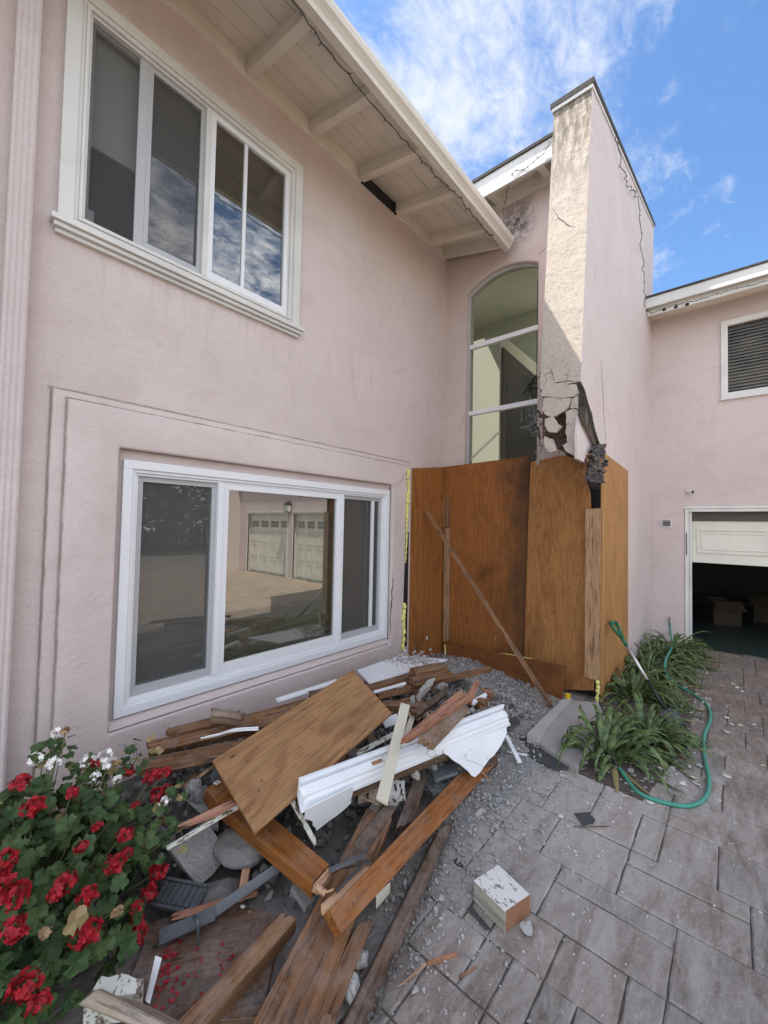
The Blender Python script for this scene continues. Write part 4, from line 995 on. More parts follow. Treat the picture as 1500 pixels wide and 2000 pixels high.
# third sheet: jagged top right corner
def sheet3():
    A, B = V((4.445, 1.80, 0)), V((4.255, 1.045, 0)); xd = V((0, 0, 1)); nn = (B - A).cross(xd).normalized(); nn = nn if nn.x < 0 else -nn
    fr = frame_of(A, xd, nn); inv = fr.inverted(); o = V((0, 0, EYE))
    def hit(px, py): d = _ray(px, py); return o + d * ((A - o).dot(nn) / d.dot(nn))
    top = [(1036, 902), (1055, 899), (1078, 893), (1100, 889), (1118, 894), (1134, 903), (1146, 912), (1142, 930), (1146, 945), (1152, 962), (1154, 1010)]
    pts = [inv @ hit(*p) for p in top]; pts = [(p.x, p.y) for p in pts]
    q = inv @ V((B.x, B.y, .02)); pts += [(1.3, q.y), (.12, q.y), (.02, q.y * .6), (.0, 0)]
    mb = MB(); mb.prism(pts, 2, -.014, 0); mb.v = [tuple(fr @ V(v_)) for v_ in mb.v]
    tag(mb.build('plywood_sheet', 'ply_tan', None, frame=fr), 'tan plywood sheet with wavy grain and a ragged top corner under the broken pillar', 'plywood sheet')
sheet3()
slab('plywood_sheet', [V((4.293, .983, -.02)), V((4.293, .983, 2.40)), V((5.51, .983, 2.35)), V((5.51, .983, -.02))], .014, 'ply_edge', 'light plywood sheet against the wing wall behind the shovel', 'plywood sheet', None, nL=6, nW=6)
# boards fixed over the joints
p0, p1 = onx(4.225, 1143, 1322), onx(4.225, 1143, 994)
slab('board', [V((4.222, 1.115, p0.z)), V((4.222, 1.115, p1.z)), V((4.240, .985, p1.z + .005)), V((4.240, .985, p0.z - .02))], .035, 'fir', 'upright pale board screwed over the ragged edge of the tan plywood', 'board', None, nL=4, nW=3)
MB().box((4.19, .99, p1.z), (4.34, 1.10, p1.z + .05)).build('x', 'black') if False else None
slab('board', [onx(4.53, 865, 1252), onx(4.53, 867, 1032), onx(4.53, 877, 1032), onx(4.53, 875, 1252)], .03, 'fir', 'thin upright batten in the inner corner of the plywood', 'board', None, nL=4, nW=2)
slab('wood_block', [onx(4.52, 864, 1031), onx(4.52, 864, 973), onx(4.52, 876, 973), onx(4.52, 876, 1031)], .04, 'redwood', 'short dark red block above the batten in the plywood corner', 'wood block', None, nL=2, nW=2)
kb = [V((4.52, 2.90, .0)), G1 if False else at(1099, 1367, .0), None, None]
R_b = at(1099, 1367, 0.0); 
dK = (R_b - V((4.50, 2.88, 0))); 
topR = V((R_b.x + .02, R_b.y + .01, 0)); 
hK = (1.65 * (1 - 0)) 
def zfor(P, py, px):
    lo, hi = 0., 1.5
    for _ in range(40):
        m_ = (lo + hi) / 2; q = CM @ (V((P.x, P.y, m_)) - V((0, 0, EYE))); y = 1000 + F_ * q.y / q.z
        if y > py: lo = m_
        else: hi = m_
    return lo
zt = zfor(topR, 1301, 1100)
slab('kick_board', [V((4.52, 2.90, 0)), R_b, V((topR.x, topR.y, zt)), V((4.54, 2.90, zfor(V((4.54, 2.9, 0)), 1253, 876))) ], .014, 'ply_kick', 'long low plywood strip along the foot of the orange plywood', 'board', None, nL=8, nW=3)
lean_t = V((4.50, 2.80, 0)); a = onx(4.50, 832, 997)
lt = ony(2.90, 832, 997); lb = at(1077, 1381, .02)
plank('leaning_stick', lb, lt, .045, .028, 'redwood', 'long thin red brown stick leaning diagonally against the plywood', 'stick', n=(-1, -.3, .2), nL=10, warp=.004)
def sticker(c_, name, lab, xd, nd, w_=.035, h=.045):
    fr = frame_of(c_, xd, nd); m = MB(); m.box((-w_ / 2, -h / 2, 0), (w_ / 2, h / 2, .001)); m.box((-w_ * .15, -h * .3, .0012), (w_ * .2, -h * .22, .0016), 1).box((-w_ * .02, -h * .2, .0012), (w_ * .07, h * .25, .0016), 1)
    m.v = [tuple(fr @ V(v_)) for v_ in m.v]; tag(m.build(name, ['sticker', 'black'], None, frame=fr), lab, 'sticker')
sticker(onx(4.50, 970, 1248), 'sticker', 'white numbered sticker on the wide dark plywood near the leaning stick', (0, -1, 0), (-1, 0.08, 0))
sticker(ony(YF - .031, 834, 1246), 'sticker', 'white numbered sticker low on the narrow plywood beside the foam', (1, 0, 0), (0, -1, 0), .03, .04)
# dark gap and yellow foam at the edges of the plywood
def foam(name, pts, r0, label, seed, mat='foam'):
    rr = random.Random(seed); m = MB(); pts = [V(p) for p in pts]
    for i in range(len(pts) - 1):
        L = (pts[i + 1] - pts[i]).length; n = max(1, int(L / (r0 * .9)))
        for k in range(n):
            c_ = pts[i].lerp(pts[i + 1], k / n) + V((rr.uniform(-.4, .4), rr.uniform(-.2, .2), rr.uniform(-.4, .4))) * r0; q = r0 * rr.uniform(.6, 1.15)
            bm = bmesh.new(); bmesh.ops.create_icosphere(bm, subdivisions=2, radius=1)
            vs = [c_ + v_.co * q * (1 + .3 * noise.noise(v_.co * 2 + c_ * 30)) for v_ in bm.verts]; fs = [[x.index for x in f.verts] for f in bm.faces]; bm.free(); m.add(vs, fs)
    tag(m.build(name, mat, None, smooth=True), label, 'foam')
foam('spray_foam', [ony(YF - .078, *p) for p in ((797, 918), (798, 960), (795, 1000), (795, 1030))], .021, 'yellow expanding foam bead between the pink wall and the plywood, upper run', 1)
foam('spray_foam', [ony(YF - .078, *p) for p in ((795, 1030), (794, 1060), (792, 1100))], .010, 'thin yellow foam line along the dark gap beside the window', 2)
foam('spray_foam', [ony(YF - .078, *p) for p in ((790, 1180), (788, 1215), (789, 1240), (787, 1272))], .021, 'yellow expanding foam bead low beside the lower window', 3)
foam('spray_foam', [onx(4.20, *p) for p in ((1167, 1330), (1168, 1345), (1166, 1365), (1167, 1378))], .018, 'pale yellow foam lump at the foot of the light plywood', 4)
foam('spray_foam', [onx(4.50, *p) for p in ((869, 1262), (870, 1280), (868, 1290))], .012, 'small foam drip in the inner plywood corner', 5)
foam('spray_foam', [onx(4.36, *p) for p in ((972, 1276), (988, 1277), (1003, 1279), (1020, 1283), (1040, 1287))], .006, 'thin pale foam line along the top of the low plywood strip', 6)
g = MB(); g.prism([(lambda p: (p.x, p.z))(ony(YF - .07, *q)) for q in ((793, 1040), (798, 1040), (794, 1260), (786, 1270), (789, 1160))], 1, YF - .075, YF - .066); 
g.build('wall_gap', 'black', house)
m = MB(); m.box((4.42, 1.0, 0), (4.9, 1.30, 2.38)); m.build('dark_cavity', 'black', house)

# ------------------------------------------------------------------ rubble mound
def sstep(a, b_, x): t = max(0, min(1, (x - a) / (b_ - a))); return t * t * (3 - 2 * t)
def hgt(x, y):
    yc = 2.15 - .10 * (x - 2); h = .20 * math.exp(-((y - yc) / .62) ** 2) * sstep(.5, 1.3, x) * (1 - sstep(2.9, 3.9, x))
    h += .10 * math.exp(-((x - 3.7) / .75) ** 2 - ((y - 2.3) / .6) ** 2)
    h += .05 * noise.noise(V((x * 3, y * 3, 1))) * min(1, h * 12)
    return h
def mound():
    m = MB(); m.open = True; nx, ny = 120, 66; x0, x1, y0, y1 = .1, 4.56, .95, 2.955; vs = []
    for i in range(nx + 1):
        for j in range(ny + 1):
            x, y = x0 + (x1 - x0) * i / nx, y0 + (y1 - y0) * j / ny; h = hgt(x, y)
            e = min(1, h * 20); e = min(1, max(0, h) * 9); vs.append((x, y, h - .016 + e * (.012 + .02 * noise.noise(V((x * 14, y * 14, 0))) + .01 * noise.noise(V((x * 40, y * 40, 4))))))
    m.add(vs, [(i * (ny + 1) + j, (i + 1) * (ny + 1) + j, (i + 1) * (ny + 1) + j + 1, i * (ny + 1) + j + 1) for i in range(nx) for j in range(ny)])
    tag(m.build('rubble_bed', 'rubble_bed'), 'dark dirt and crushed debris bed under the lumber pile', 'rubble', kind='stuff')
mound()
def scatter(name, n, area, size, mat, label, seed, flat=1.0, zf=hgt, sink=.3):
    rr = random.Random(seed); m = MB(); k = 0; tries = 0
    while k < n and tries < n * 30:
        tries += 1; p = area(rr)
        if p is None: continue
        x, y = p; s_ = rr.uniform(*size) * (1 if rr.random() < .85 else 1.7); vs, fs = rr.choice(ROCKS); R3 = rot_rand(rr); c_ = V((x, y, zf(x, y) + s_ * sink * flat))
        m.add([(lambda q: V((q.x, q.y, q.z * flat)))(R3 @ v_ * s_) + c_ for v_ in vs], fs); k += 1
    return tag(m.build(name, mat), label, 'rubble', kind='stuff')
def a_pile(rr):
    x, y = rr.uniform(.5, 3.6), rr.uniform(1.1, 2.93); return (x, y) if hgt(x, y) > .03 + rr.random() * .05 else None
def a_door(rr):
    x, y = rr.gauss(3.7, .55), rr.gauss(2.1, .55); return (x, y) if (x < 4.45 - .1 * (2.9 - y) and 1.25 < y < 2.93 and x > 2.2) else None
def a_edge(rr):
    t = rr.random(); a = V((1.3, 1.15)).lerp(V((2.9, 1.25)), t); d = abs(rr.gauss(0, .28)); x, y = a.x + rr.gauss(0, .15), a.y - d + .1; return (x, y)
def a_right(rr):
    x, y = rr.gauss(2.85, .6), .95 - abs(rr.gauss(0, .40)); return (x, y) if x > 1.3 else None
def a_bed(rr):
    x, y = rr.uniform(3.0, 5.2), rr.gauss(.62, .22); return (x, y) if y < .97 else None
def a_wide(rr): return (rr.uniform(1.2, 6.9), rr.uniform(-.6, 1.1))
def a_sill(rr):
    x, y = rr.uniform(2.6, 4.3), 2.93 - abs(rr.gauss(0, .18)); return (x, y)
scatter('grey_rubble', 1500, a_pile, (.005, .032), 'rubble_mid', 'grey broken plaster lumps through the debris pile', 11)
scatter('dark_rubble', 900, a_pile, (.008, .04), 'rubble_dark', 'dark crushed stucco and dirt through the debris pile', 12)
scatter('doorway_gravel', 5200, a_door, (.004, .016), 'plaster_grey', 'grey plaster gravel heaped before the plywood', 13)
scatter('white_bits', 260, a_pile, (.004, .018), 'plaster_pale', 'small white plaster bits sprinkled through the pile', 19)
scatter('plaster_crumbs', 2400, a_edge, (.002, .011), 'plaster_grey', 'grey plaster crumbs spilling from the pile onto the pavers', 14)
scatter('plaster_crumbs', 900, a_right, (.0015, .007), 'plaster_pale', 'pale plaster crumbs strewn over the dusty pavers', 15, .7)
scatter('bed_gravel', 1100, a_bed, (.005, .022), 'plaster_grey', 'grey plaster gravel between the strap leaved plants', 16, .7)
scatter('fine_crumbs', 260, a_wide, (.0015, .005), 'plaster_pale', 'tiny pale crumbs dusted over the whole paving', 17, .7)
scatter('wood_splinters', 260, a_pile, (.006, .02), 'split_wood', 'small red brown wood splinters in the pile', 18, .4)

def chunk(name, c_, s, mat, label, cat, group=None, seed=1, sq=(1, 1, 1), rot=None, sub=True, jit=.3, n=16):
    vs, fs = rockmesh(seed * 7 + 3, n, sq, jit); m = MB(); R3 = rot if rot is not None else rot_rand(random.Random(seed)); m.add([R3 @ v_ * s for v_ in vs], fs)
    o = m.build(name, mat, None, bevel=s * .08, seg=1); o.location = c_
    if sub:
        md = o.modifiers.new('sub', 'SUBSURF'); md.subdivision_type = 'SIMPLE'; md.levels = md.render_levels = 2
        tx = bpy.data.textures.get('rough') or bpy.data.textures.new('rough', 'CLOUDS'); tx.noise_scale = .02
        d = o.modifiers.new('disp', 'DISPLACE'); d.texture = tx; d.strength = s * .35; d.texture_coords = 'LOCAL'
    return tag(o, label, cat, group)
chl = ['long grey mortar chunk behind the white thin rod', 'small grey chunk left of the long mortar chunk', 'grey chunk right of the long mortar chunk', 'long flat grey chunk under the long mortar chunk', 'grey chunk above the tip of the cream trim board', 'small grey chunk right of the cream trim board', 'small grey chunk beside the reddish splintered board', 'tiny grey chunk near the red blocks', 'upright pale lump behind the geraniums', 'dark grey lump topmost beside the geraniums', 'grey lump just left of the loose plywood corner', 'grey chunk right under the cream trim board', 'grey chunk below the right half of the moulding', 'grey chunk tucked beneath the moulding edge', 'grey chunk left under the cream trim board', 'grey chunk at the left edge of the right torn flap', 'grey chunk under the moulding beside the cream board', 'small grey chunk above the slate pieces', 'largest pale stone on the pavers beside the stained board', 'small stone right of the largest pale stone', 'small stone below the largest pale stone', 'small stone touching the upper stained board', 'small stone above the largest pale stone', 'stone below the white trim stub', 'stone beside the concrete door step']
GR = 'grey plaster chunks lying among the lumber'
chs = [(830, 1349, .42, .075, (1.9, .6, .5)), (782, 1340, .44, .05, (1, .8, .6)), (862, 1340, .42, .05, (1, .7, .6)), (842, 1368, .44, .045, (1.4, .7, .5)), (806, 1366, .45, .04, (1, .8, .5)),
       (828, 1392, .45, .035, (1, .7, .5)), (872, 1395, .44, .03, (1, .7, .5)), (922, 1387, .42, .028, (1, .9, .7)), (378, 1535, .24, .07, (.7, .7, 1)), (372, 1500, .2, .05, (1, .7, .6)), (403, 1503, .22, .05, (1, .7, .5)),
       (800, 1495, .30, .045, (1, .8, .7)), (812, 1512, .28, .04, (1, .8, .7)), (832, 1485, .30, .05, (1, .8, .7)), (778, 1505, .3, .05, (1, .7, .8)), (856, 1470, .3, .05, (1, .7, .8)), (772, 1480, .32, .045, (1, .7, .8)), (848, 1500, .24, .035, (1, .7, .6)),
       (936, 1590, .02, .040, (1.2, .8, .5)), (958, 1572, .015, .02, (1, .8, .6)), (962, 1600, .012, .018, (1, .8, .6)), (915, 1562, .02, .03, (1, .8, .6)), (945, 1560, .02, .024, (1, .9, .6)), (1018, 1470, .03, .03, (1, .8, .5)), (1045, 1455, .03, .03, (1, .8, .5))]
for i, (px, py, z, s_, sq) in enumerate(chs):
    chunk('plaster_chunk', at(px, py, z), s_, 'plaster_grey' if i % 3 else 'broken_plaster', chl[i], 'rubble chunk', GR, i + 1, sq)
chunk('plaster_chunk', at(1030, 1811, .025), .036, 'plaster_grey', 'pale jagged stone beside the painted wood block on the pavers', 'rubble chunk', None, 61, (1.1, .9, .6))
chunk('mortar_lump', at(684, 1932, .03), .075, 'plaster_pale', 'whitish elongated mortar lump between the two brown boards at the bottom', 'rubble chunk', None, 62, (.6, 1.5, .5), Matrix.Rotation(rad(-25), 3, 'Z'))
chunk('mortar_lump', at(706, 1874, .03), .04, 'plaster_pale', 'small round whitish lump above the elongated mortar lump', 'rubble chunk', None, 63, (1, .9, .6))
chunk('mortar_lump', at(392, 1556, .2), .065, 'rubble_mid', 'rounded grey mortar lump beside the red geraniums', 'rubble chunk', None, 64, (.75, 1, .8), n=40, jit=.1)
chunk('cement_bag', at(468, 1655, .12), .13, 'rubble_mid', 'rounded hardened cement bag under the short stained jamb', 'cement bag', None, 65, (.8, 1.1, .45), Matrix.Rotation(rad(20), 3, 'Z'), n=60, jit=.04, sub=False)
chunk('cement_bag', at(430, 1745, .06), .09, 'rubble_dark', 'dark rounded lump beside the grey metal flashing', 'rubble chunk', None, 66, (1.1, .8, .6), n=40, jit=.06, sub=False)
FL = 'pale stucco flakes scattered on the pavers'
rr = random.Random(44)
fl = [(1380, 1315), (1432, 1335), (1450, 1350), (1440, 1342), (1420, 1401), (1430, 1415), (1447, 1417), (1473, 1415), (1338, 1342), (1362, 1355), (1332, 1363), (1348, 1391), (1370, 1386), (1353, 1468), (1345, 1495), (1352, 1518), (1360, 1530), (1224, 1556), (1095, 1594), (1269, 1567), (1335, 1530), (1490, 1495), (1420, 1515), (1300, 1442), (1097, 1514), (1290, 1500)]
fll = {(1224, 1556): 'white stone where the hose meets the front plant', (1095, 1594): 'pale flake above the dark slate scrap', (1353, 1468): 'white flake just left of the hose middle', (1345, 1495): 'triangular white flake inside the hose loop', (1269, 1567): 'white flake under the front curve of the hose', (1335, 1530): 'pale flake inside the lower hose bend', (1380, 1315): 'upper single flake in front of the open garage', (1432, 1335): 'largest cream flake in front of the open garage', (1338, 1342): 'white flake where the hose leaves the plants', (1097, 1514): 'pale flake beside the broken door step', (1490, 1495): 'pale flake at the right edge of the paving', (1420, 1515): 'lone flake right of the hose loop', (1300, 1442): 'flake at the tip of the shovel blade'}
for i, (px, py) in enumerate(fl):
    chunk('stucco_flake', at(px, py, .008), rr.uniform(.018, .034) * (1.25 if px > 1380 or py < 1400 else 1), 'plaster_pale' if i % 3 else 'cream_flake', fll.get((px, py), 'small pale flake %s' % ('near the open garage door' if py < 1380 else 'in the cluster right of the hose' if px > 1400 else 'between the hose and the plants')), 'stucco flake', FL, 80 + i, (1.2, .8, .22), Matrix.Rotation(rr.uniform(0, 6), 3, 'Z') @ Matrix.Rotation(rr.uniform(-.25, .25), 3, 'X'), sub=False, n=11)

# ------------------------------------------------------------------ lumber
MARKS = [((.75, 2.25), 'beside the red geraniums'), ((1.15, 2.75), 'below the left end of the window'), ((2.0, 2.8), 'below the middle of the window'), ((2.8, 2.75), 'near the white wallboard sheet'), ((1.2, 2.2), 'left of the loose plywood panel'), ((1.75, 2.2), 'under the loose plywood panel'), ((2.3, 2.3), 'right of the loose plywood panel'), ((1.4, 1.7), 'under the left end of the white moulding'), ((2.0, 1.6), 'under the middle of the white moulding'), ((2.6, 1.6), 'under the right torn flap'), ((3.1, 2.0), 'behind the splintered boards'), ((1.1, 1.55), 'between the stained boards'), ((.8, 1.7), 'beside the metal flashing')]
CNT = {}
def where(p, what, w_, L, mt=''):
    m_ = min(MARKS, key=lambda q: (q[0][0] - p.x) ** 2 + (q[0][1] - p.y) ** 2)[1]
    s_ = ('thin ' if w_ < .03 else 'narrow ' if w_ < .045 else 'wide ') + ('long' if L > .4 else 'short' if L < .25 else 'medium')
    col_ = {'redwood_dark': 'dark brown', 'split_wood': 'reddish', 'redwood': 'brown', 'old_wood': 'weathered tan', 'chipped_cream': 'chipped cream painted', 'fresh_wood': 'pale raw', 'cracked': 'crazed', 'broken_plaster': 'tan', 'plaster_grey': 'grey', 'slate': 'slate grey'}[mt]
    return '%s %s %s %s' % (s_, col_, what, m_)
rr = random.Random(123)
for i in range(46):
    x, y = rr.uniform(.75, 3.0), rr.gauss(2.05, .33)
    if not (1.35 < y < 2.8): continue
    h = hgt(x, y); L = rr.uniform(.15, .6); a_ = rr.gauss(.0, .7) + (3.14 if rr.random() < .5 else 0); up = rr.uniform(-.12, .22)
    A0 = V((x, y, h + rr.uniform(.02, .10))); B0 = A0 + V((math.cos(a_) * L, math.sin(a_) * L * .8, up * L)); 
    if B0.y > 2.88 or B0.y < 1.3 or B0.x > 3.4 or B0.x < .6: continue
    w_ = rr.choice((.02, .035, .05, .09)); 
    mt_ = rr.choice(('redwood_dark', 'split_wood', 'redwood', 'old_wood', 'chipped_cream', 'fresh_wood'))
    plank('broken_lath', A0, B0, w_, rr.choice((.008, .012, .02)), mt_, where(A0, 'broken lath', w_, L, mt_), 'lath', 'broken laths buried in the pile', n=(rr.gauss(0, .4), rr.gauss(-.2, .4), 1), j0=.03, j1=.04, nL=5, nW=3, seed=i)
def Q(*a): return [at(*p) for p in a]
slab('loose_plywood', Q((688, 1308, .57), (415, 1486, .41), (497, 1625, .35), (765, 1392, .50)), .014, 'ply_loose', 'loose tilted plywood panel lying on top of the debris pile', 'plywood panel', None, nL=8, nW=6, bevel=.001)
# boards against the wall side
slab('beam', Q((283, 1449, .40), (602, 1362, .46), (610, 1398, .42), (289, 1470, .36)), .085, 'redwood', 'thick red brown beam under the lower window', 'beam', None, nL=6, nW=3, bevel=.008)
slab('beam', Q((276, 1481, .32), (482, 1443, .36), (482, 1455, .34), (280, 1494, .28)), .10, 'redwood', 'lower red brown board beneath the thick beam, beside the geraniums', 'board', None, nL=6, nW=3)
slab('board', Q((321, 1424, .44), (470, 1386, .47), (474, 1402, .45), (324, 1436, .42)), .04, 'redwood', 'narrow red board behind the thick beam nearest the wall', 'board', None, nL=5, nW=3, j0=.01)
slab('wood_block', Q((411, 1381, .52), (482, 1392, .50), (470, 1403, .49), (409, 1398, .50)), .05, 'old_wood', 'short splintered brown offcut on the narrow board under the window', 'offcut', None, nL=4, nW=3, j1=.05)
slab('board', Q((600, 1350, .46), (700, 1330, .50), (706, 1350, .48), (606, 1372, .44)), .05, 'redwood_dark', 'dark board emerging behind the loose plywood panel', 'board', None, nL=4, nW=3)
def ctube(name, pts, r_, mat, label, cat):
    P_ = [V(p) for p in pts]; path = []
    for i in range(len(P_) - 1):
        a0 = P_[max(i - 1, 0)]; a1, a2 = P_[i], P_[i + 1]; a3 = P_[min(i + 2, len(P_) - 1)]
        for k in range(8):
            t = k / 8; path.append(.5 * ((2 * a1) + (a2 - a0) * t + (2 * a0 - 5 * a1 + 4 * a2 - a3) * t * t + (3 * a1 - a0 - 3 * a2 + a3) * t ** 3))
    path.append(P_[-1]); return tag(MB().tube(path, r_, 8).build(name, mat, None, smooth=True), label, cat)
ctube('white_cable', Q((392, 1442, .43), (420, 1437, .42), (455, 1428, .46), (505, 1425, .46)), .005, 'vinyl', 'white cable bent over the red brown beam', 'cable')
ctube('white_cable', Q((400, 1440, .425), (430, 1433, .43), (460, 1424, .47), (505, 1421, .47)), .005, 'vinyl', 'second white cable lying along the first on the beam', 'cable')
plank('trim_strip', at(540, 1366, .44), at(660, 1328, .48), .05, .015, 'moulding_paint', 'thin white trim strip behind the loose panel under the window', 'trim')
# white board with rubble on it near the door
slab('drywall_piece', Q((698, 1308, .42), (783, 1280, .40), (874, 1287, .40), (722, 1336, .44)), .014, 'vinyl', 'flat white wallboard sheet strewn with grey plaster near the plywood corner', 'wallboard', None, nL=6, nW=6, warp=.004)
slab('trim_strip', Q((715, 1337, .40), (770, 1318, .41), (772, 1325, .39), (722, 1345, .38)), .012, 'moulding_paint', 'white trim strip under the flat white wallboard', 'trim', None)
def a_board(rr):
    q = at(rr.gauss(808, 28), rr.gauss(1290, 9), .415); return (q.x, q.y)
scatter('board_gravel', 260, a_board, (.005, .020), 'plaster_grey', 'grey plaster gravel lying on the flat white wallboard', 21, .8, zf=lambda x, y: .412)
plank('board', at(805, 1309, .52), at(867, 1296, .52), .10, .085, 'redwood', 'short thick red block on top of the stack near the doorway', 'board', nL=4)
plank('board', at(805, 1328, .48), at(880, 1309, .48), .085, .04, 'redwood', 'flat reddish board below the thick block near the doorway', 'board', nL=4)
plank('board', at(714, 1343, .45), at(806, 1316, .45), .075, .045, 'redwood', 'red brown board running behind the stacked blocks', 'board', nL=4)
plank('long_stick', at(733, 1355, .44), at(958, 1301, .38), .045, .04, 'redwood', 'long slim red brown stick pointing to the plywood corner', 'stick', nL=8)
plank('white_rod', at(730, 1350, .475), at(792, 1332, .475), .018, .016, 'moulding_paint', 'thin white painted stick on the long red stick', 'stick')
plank('board', at(745, 1372, .38), at(830, 1375, .38), .09, .04, 'redwood', 'red board half hidden beside the loose panel', 'board', nL=4)
# splintered pile right of the panel
slab('splintered_board', Q((783, 1442, .57), (905, 1342, .54), (934, 1352, .52), (802, 1441, .56)), .035, 'split_wood', 'long splintered reddish board tapering to a point over the white moulding', 'board', None, nL=8, nW=4, j1=.12, warp=.004)
slab('splintered_board', Q((812, 1424, .49), (902, 1366, .50), (912, 1373, .49), (816, 1430, .48)), .02, 'chipped_cream', 'split white painted lath lying against the splintered board', 'lath', None, nL=6, nW=3, j1=.06, j0=.02)
slab('board', Q((818, 1440, .52), (896, 1372, .50), (916, 1382, .49), (846, 1455, .50)), .042, 'old_wood', 'weathered brown stud with a square cut end on the white moulding', 'board', None, nL=6, nW=4, bevel=.003)
slab('splintered_board', Q((802, 1390, .50), (868, 1345, .50), (876, 1352, .5), (815, 1400, .48)), .03, 'redwood_dark', 'dark splintered board behind the reddish one', 'board', None, nL=6, nW=4, j0=.05, j1=.05)
slab('splintered_board', Q((905, 1365, .46), (932, 1322, .47), (939, 1330, .46), (922, 1372, .44)), .025, 'split_wood', 'jagged red splinter standing at the back of the pile', 'splinter', None, nL=6, nW=4, j0=.03, j1=.08)
slab('splintered_board', Q((915, 1372, .42), (960, 1340, .40), (968, 1352, .39), (930, 1380, .41)), .04, 'redwood', 'short broken red board by the end of the moulding', 'board', None, nL=5, nW=4, j0=.04, j1=.05)
slab('trim_strip', Q((920, 1368, .44), (948, 1352, .44), (952, 1358, .43), (924, 1376, .43)), .02, 'moulding_paint', 'short white painted offcut on the broken red board', 'offcut', None)
rr = random.Random(8)
for i in range(12):
    px, py = rr.uniform(880, 965), rr.uniform(1335, 1385); a = at(px, py, .42); d = V((rr.gauss(0, 1), rr.gauss(0, 1), rr.gauss(0, .25))).normalized() * rr.uniform(.03, .09)
    plank('splinter', a, a + d, .02, .012, 'split_wood', 'short red splinter %s at the tip of the debris pile' % ('beside the jagged red splinter' if px > 930 else 'behind the weathered stud' if px > 905 else 'on top of the reddish board'), 'splinter', 'short splinters at the back of the pile', j0=.02, j1=.03, nL=3, nW=3, seed=i)
for i, (px, py) in enumerate(((912, 1358), (930, 1366), (938, 1372))):
    a = at(px, py, .44); plank('wood_block', a, a + V((.06, -.03, .0)), .035, .03, 'redwood', 'small broken red block on the tip of the debris pile', 'offcut', 'small red blocks at the back of the pile', seed=i, nL=2, nW=2)
slab('trim_board', Q((735, 1557, .43), (783, 1372, .56), (801, 1377, .55), (757, 1570, .42)), .014, 'cream_paint', 'cream flat trim board lying across the white moulding', 'trim', None, nL=6, nW=3)
slab('trim_board', Q((775, 1470, .42), (805, 1386, .46), (813, 1392, .455), (790, 1465, .42)), .012, 'cream_paint', 'second cream trim board behind the first', 'trim', None, nL=6, nW=3)
slab('trim_strip', Q((690, 1470, .36), (775, 1425, .40), (778, 1434, .38), (694, 1480, .34)), .02, 'chipped_white', 'chipped white and bare wood strip behind the moulding', 'trim', None, nL=6, nW=3, j0=.03)
slab('trim_strip', Q((745, 1404, .40), (775, 1393, .42), (778, 1412, .40), (752, 1420, .38)), .012, 'moulding_paint', 'small white board piece beside the loose panel corner', 'trim', None, nL=3, nW=3)
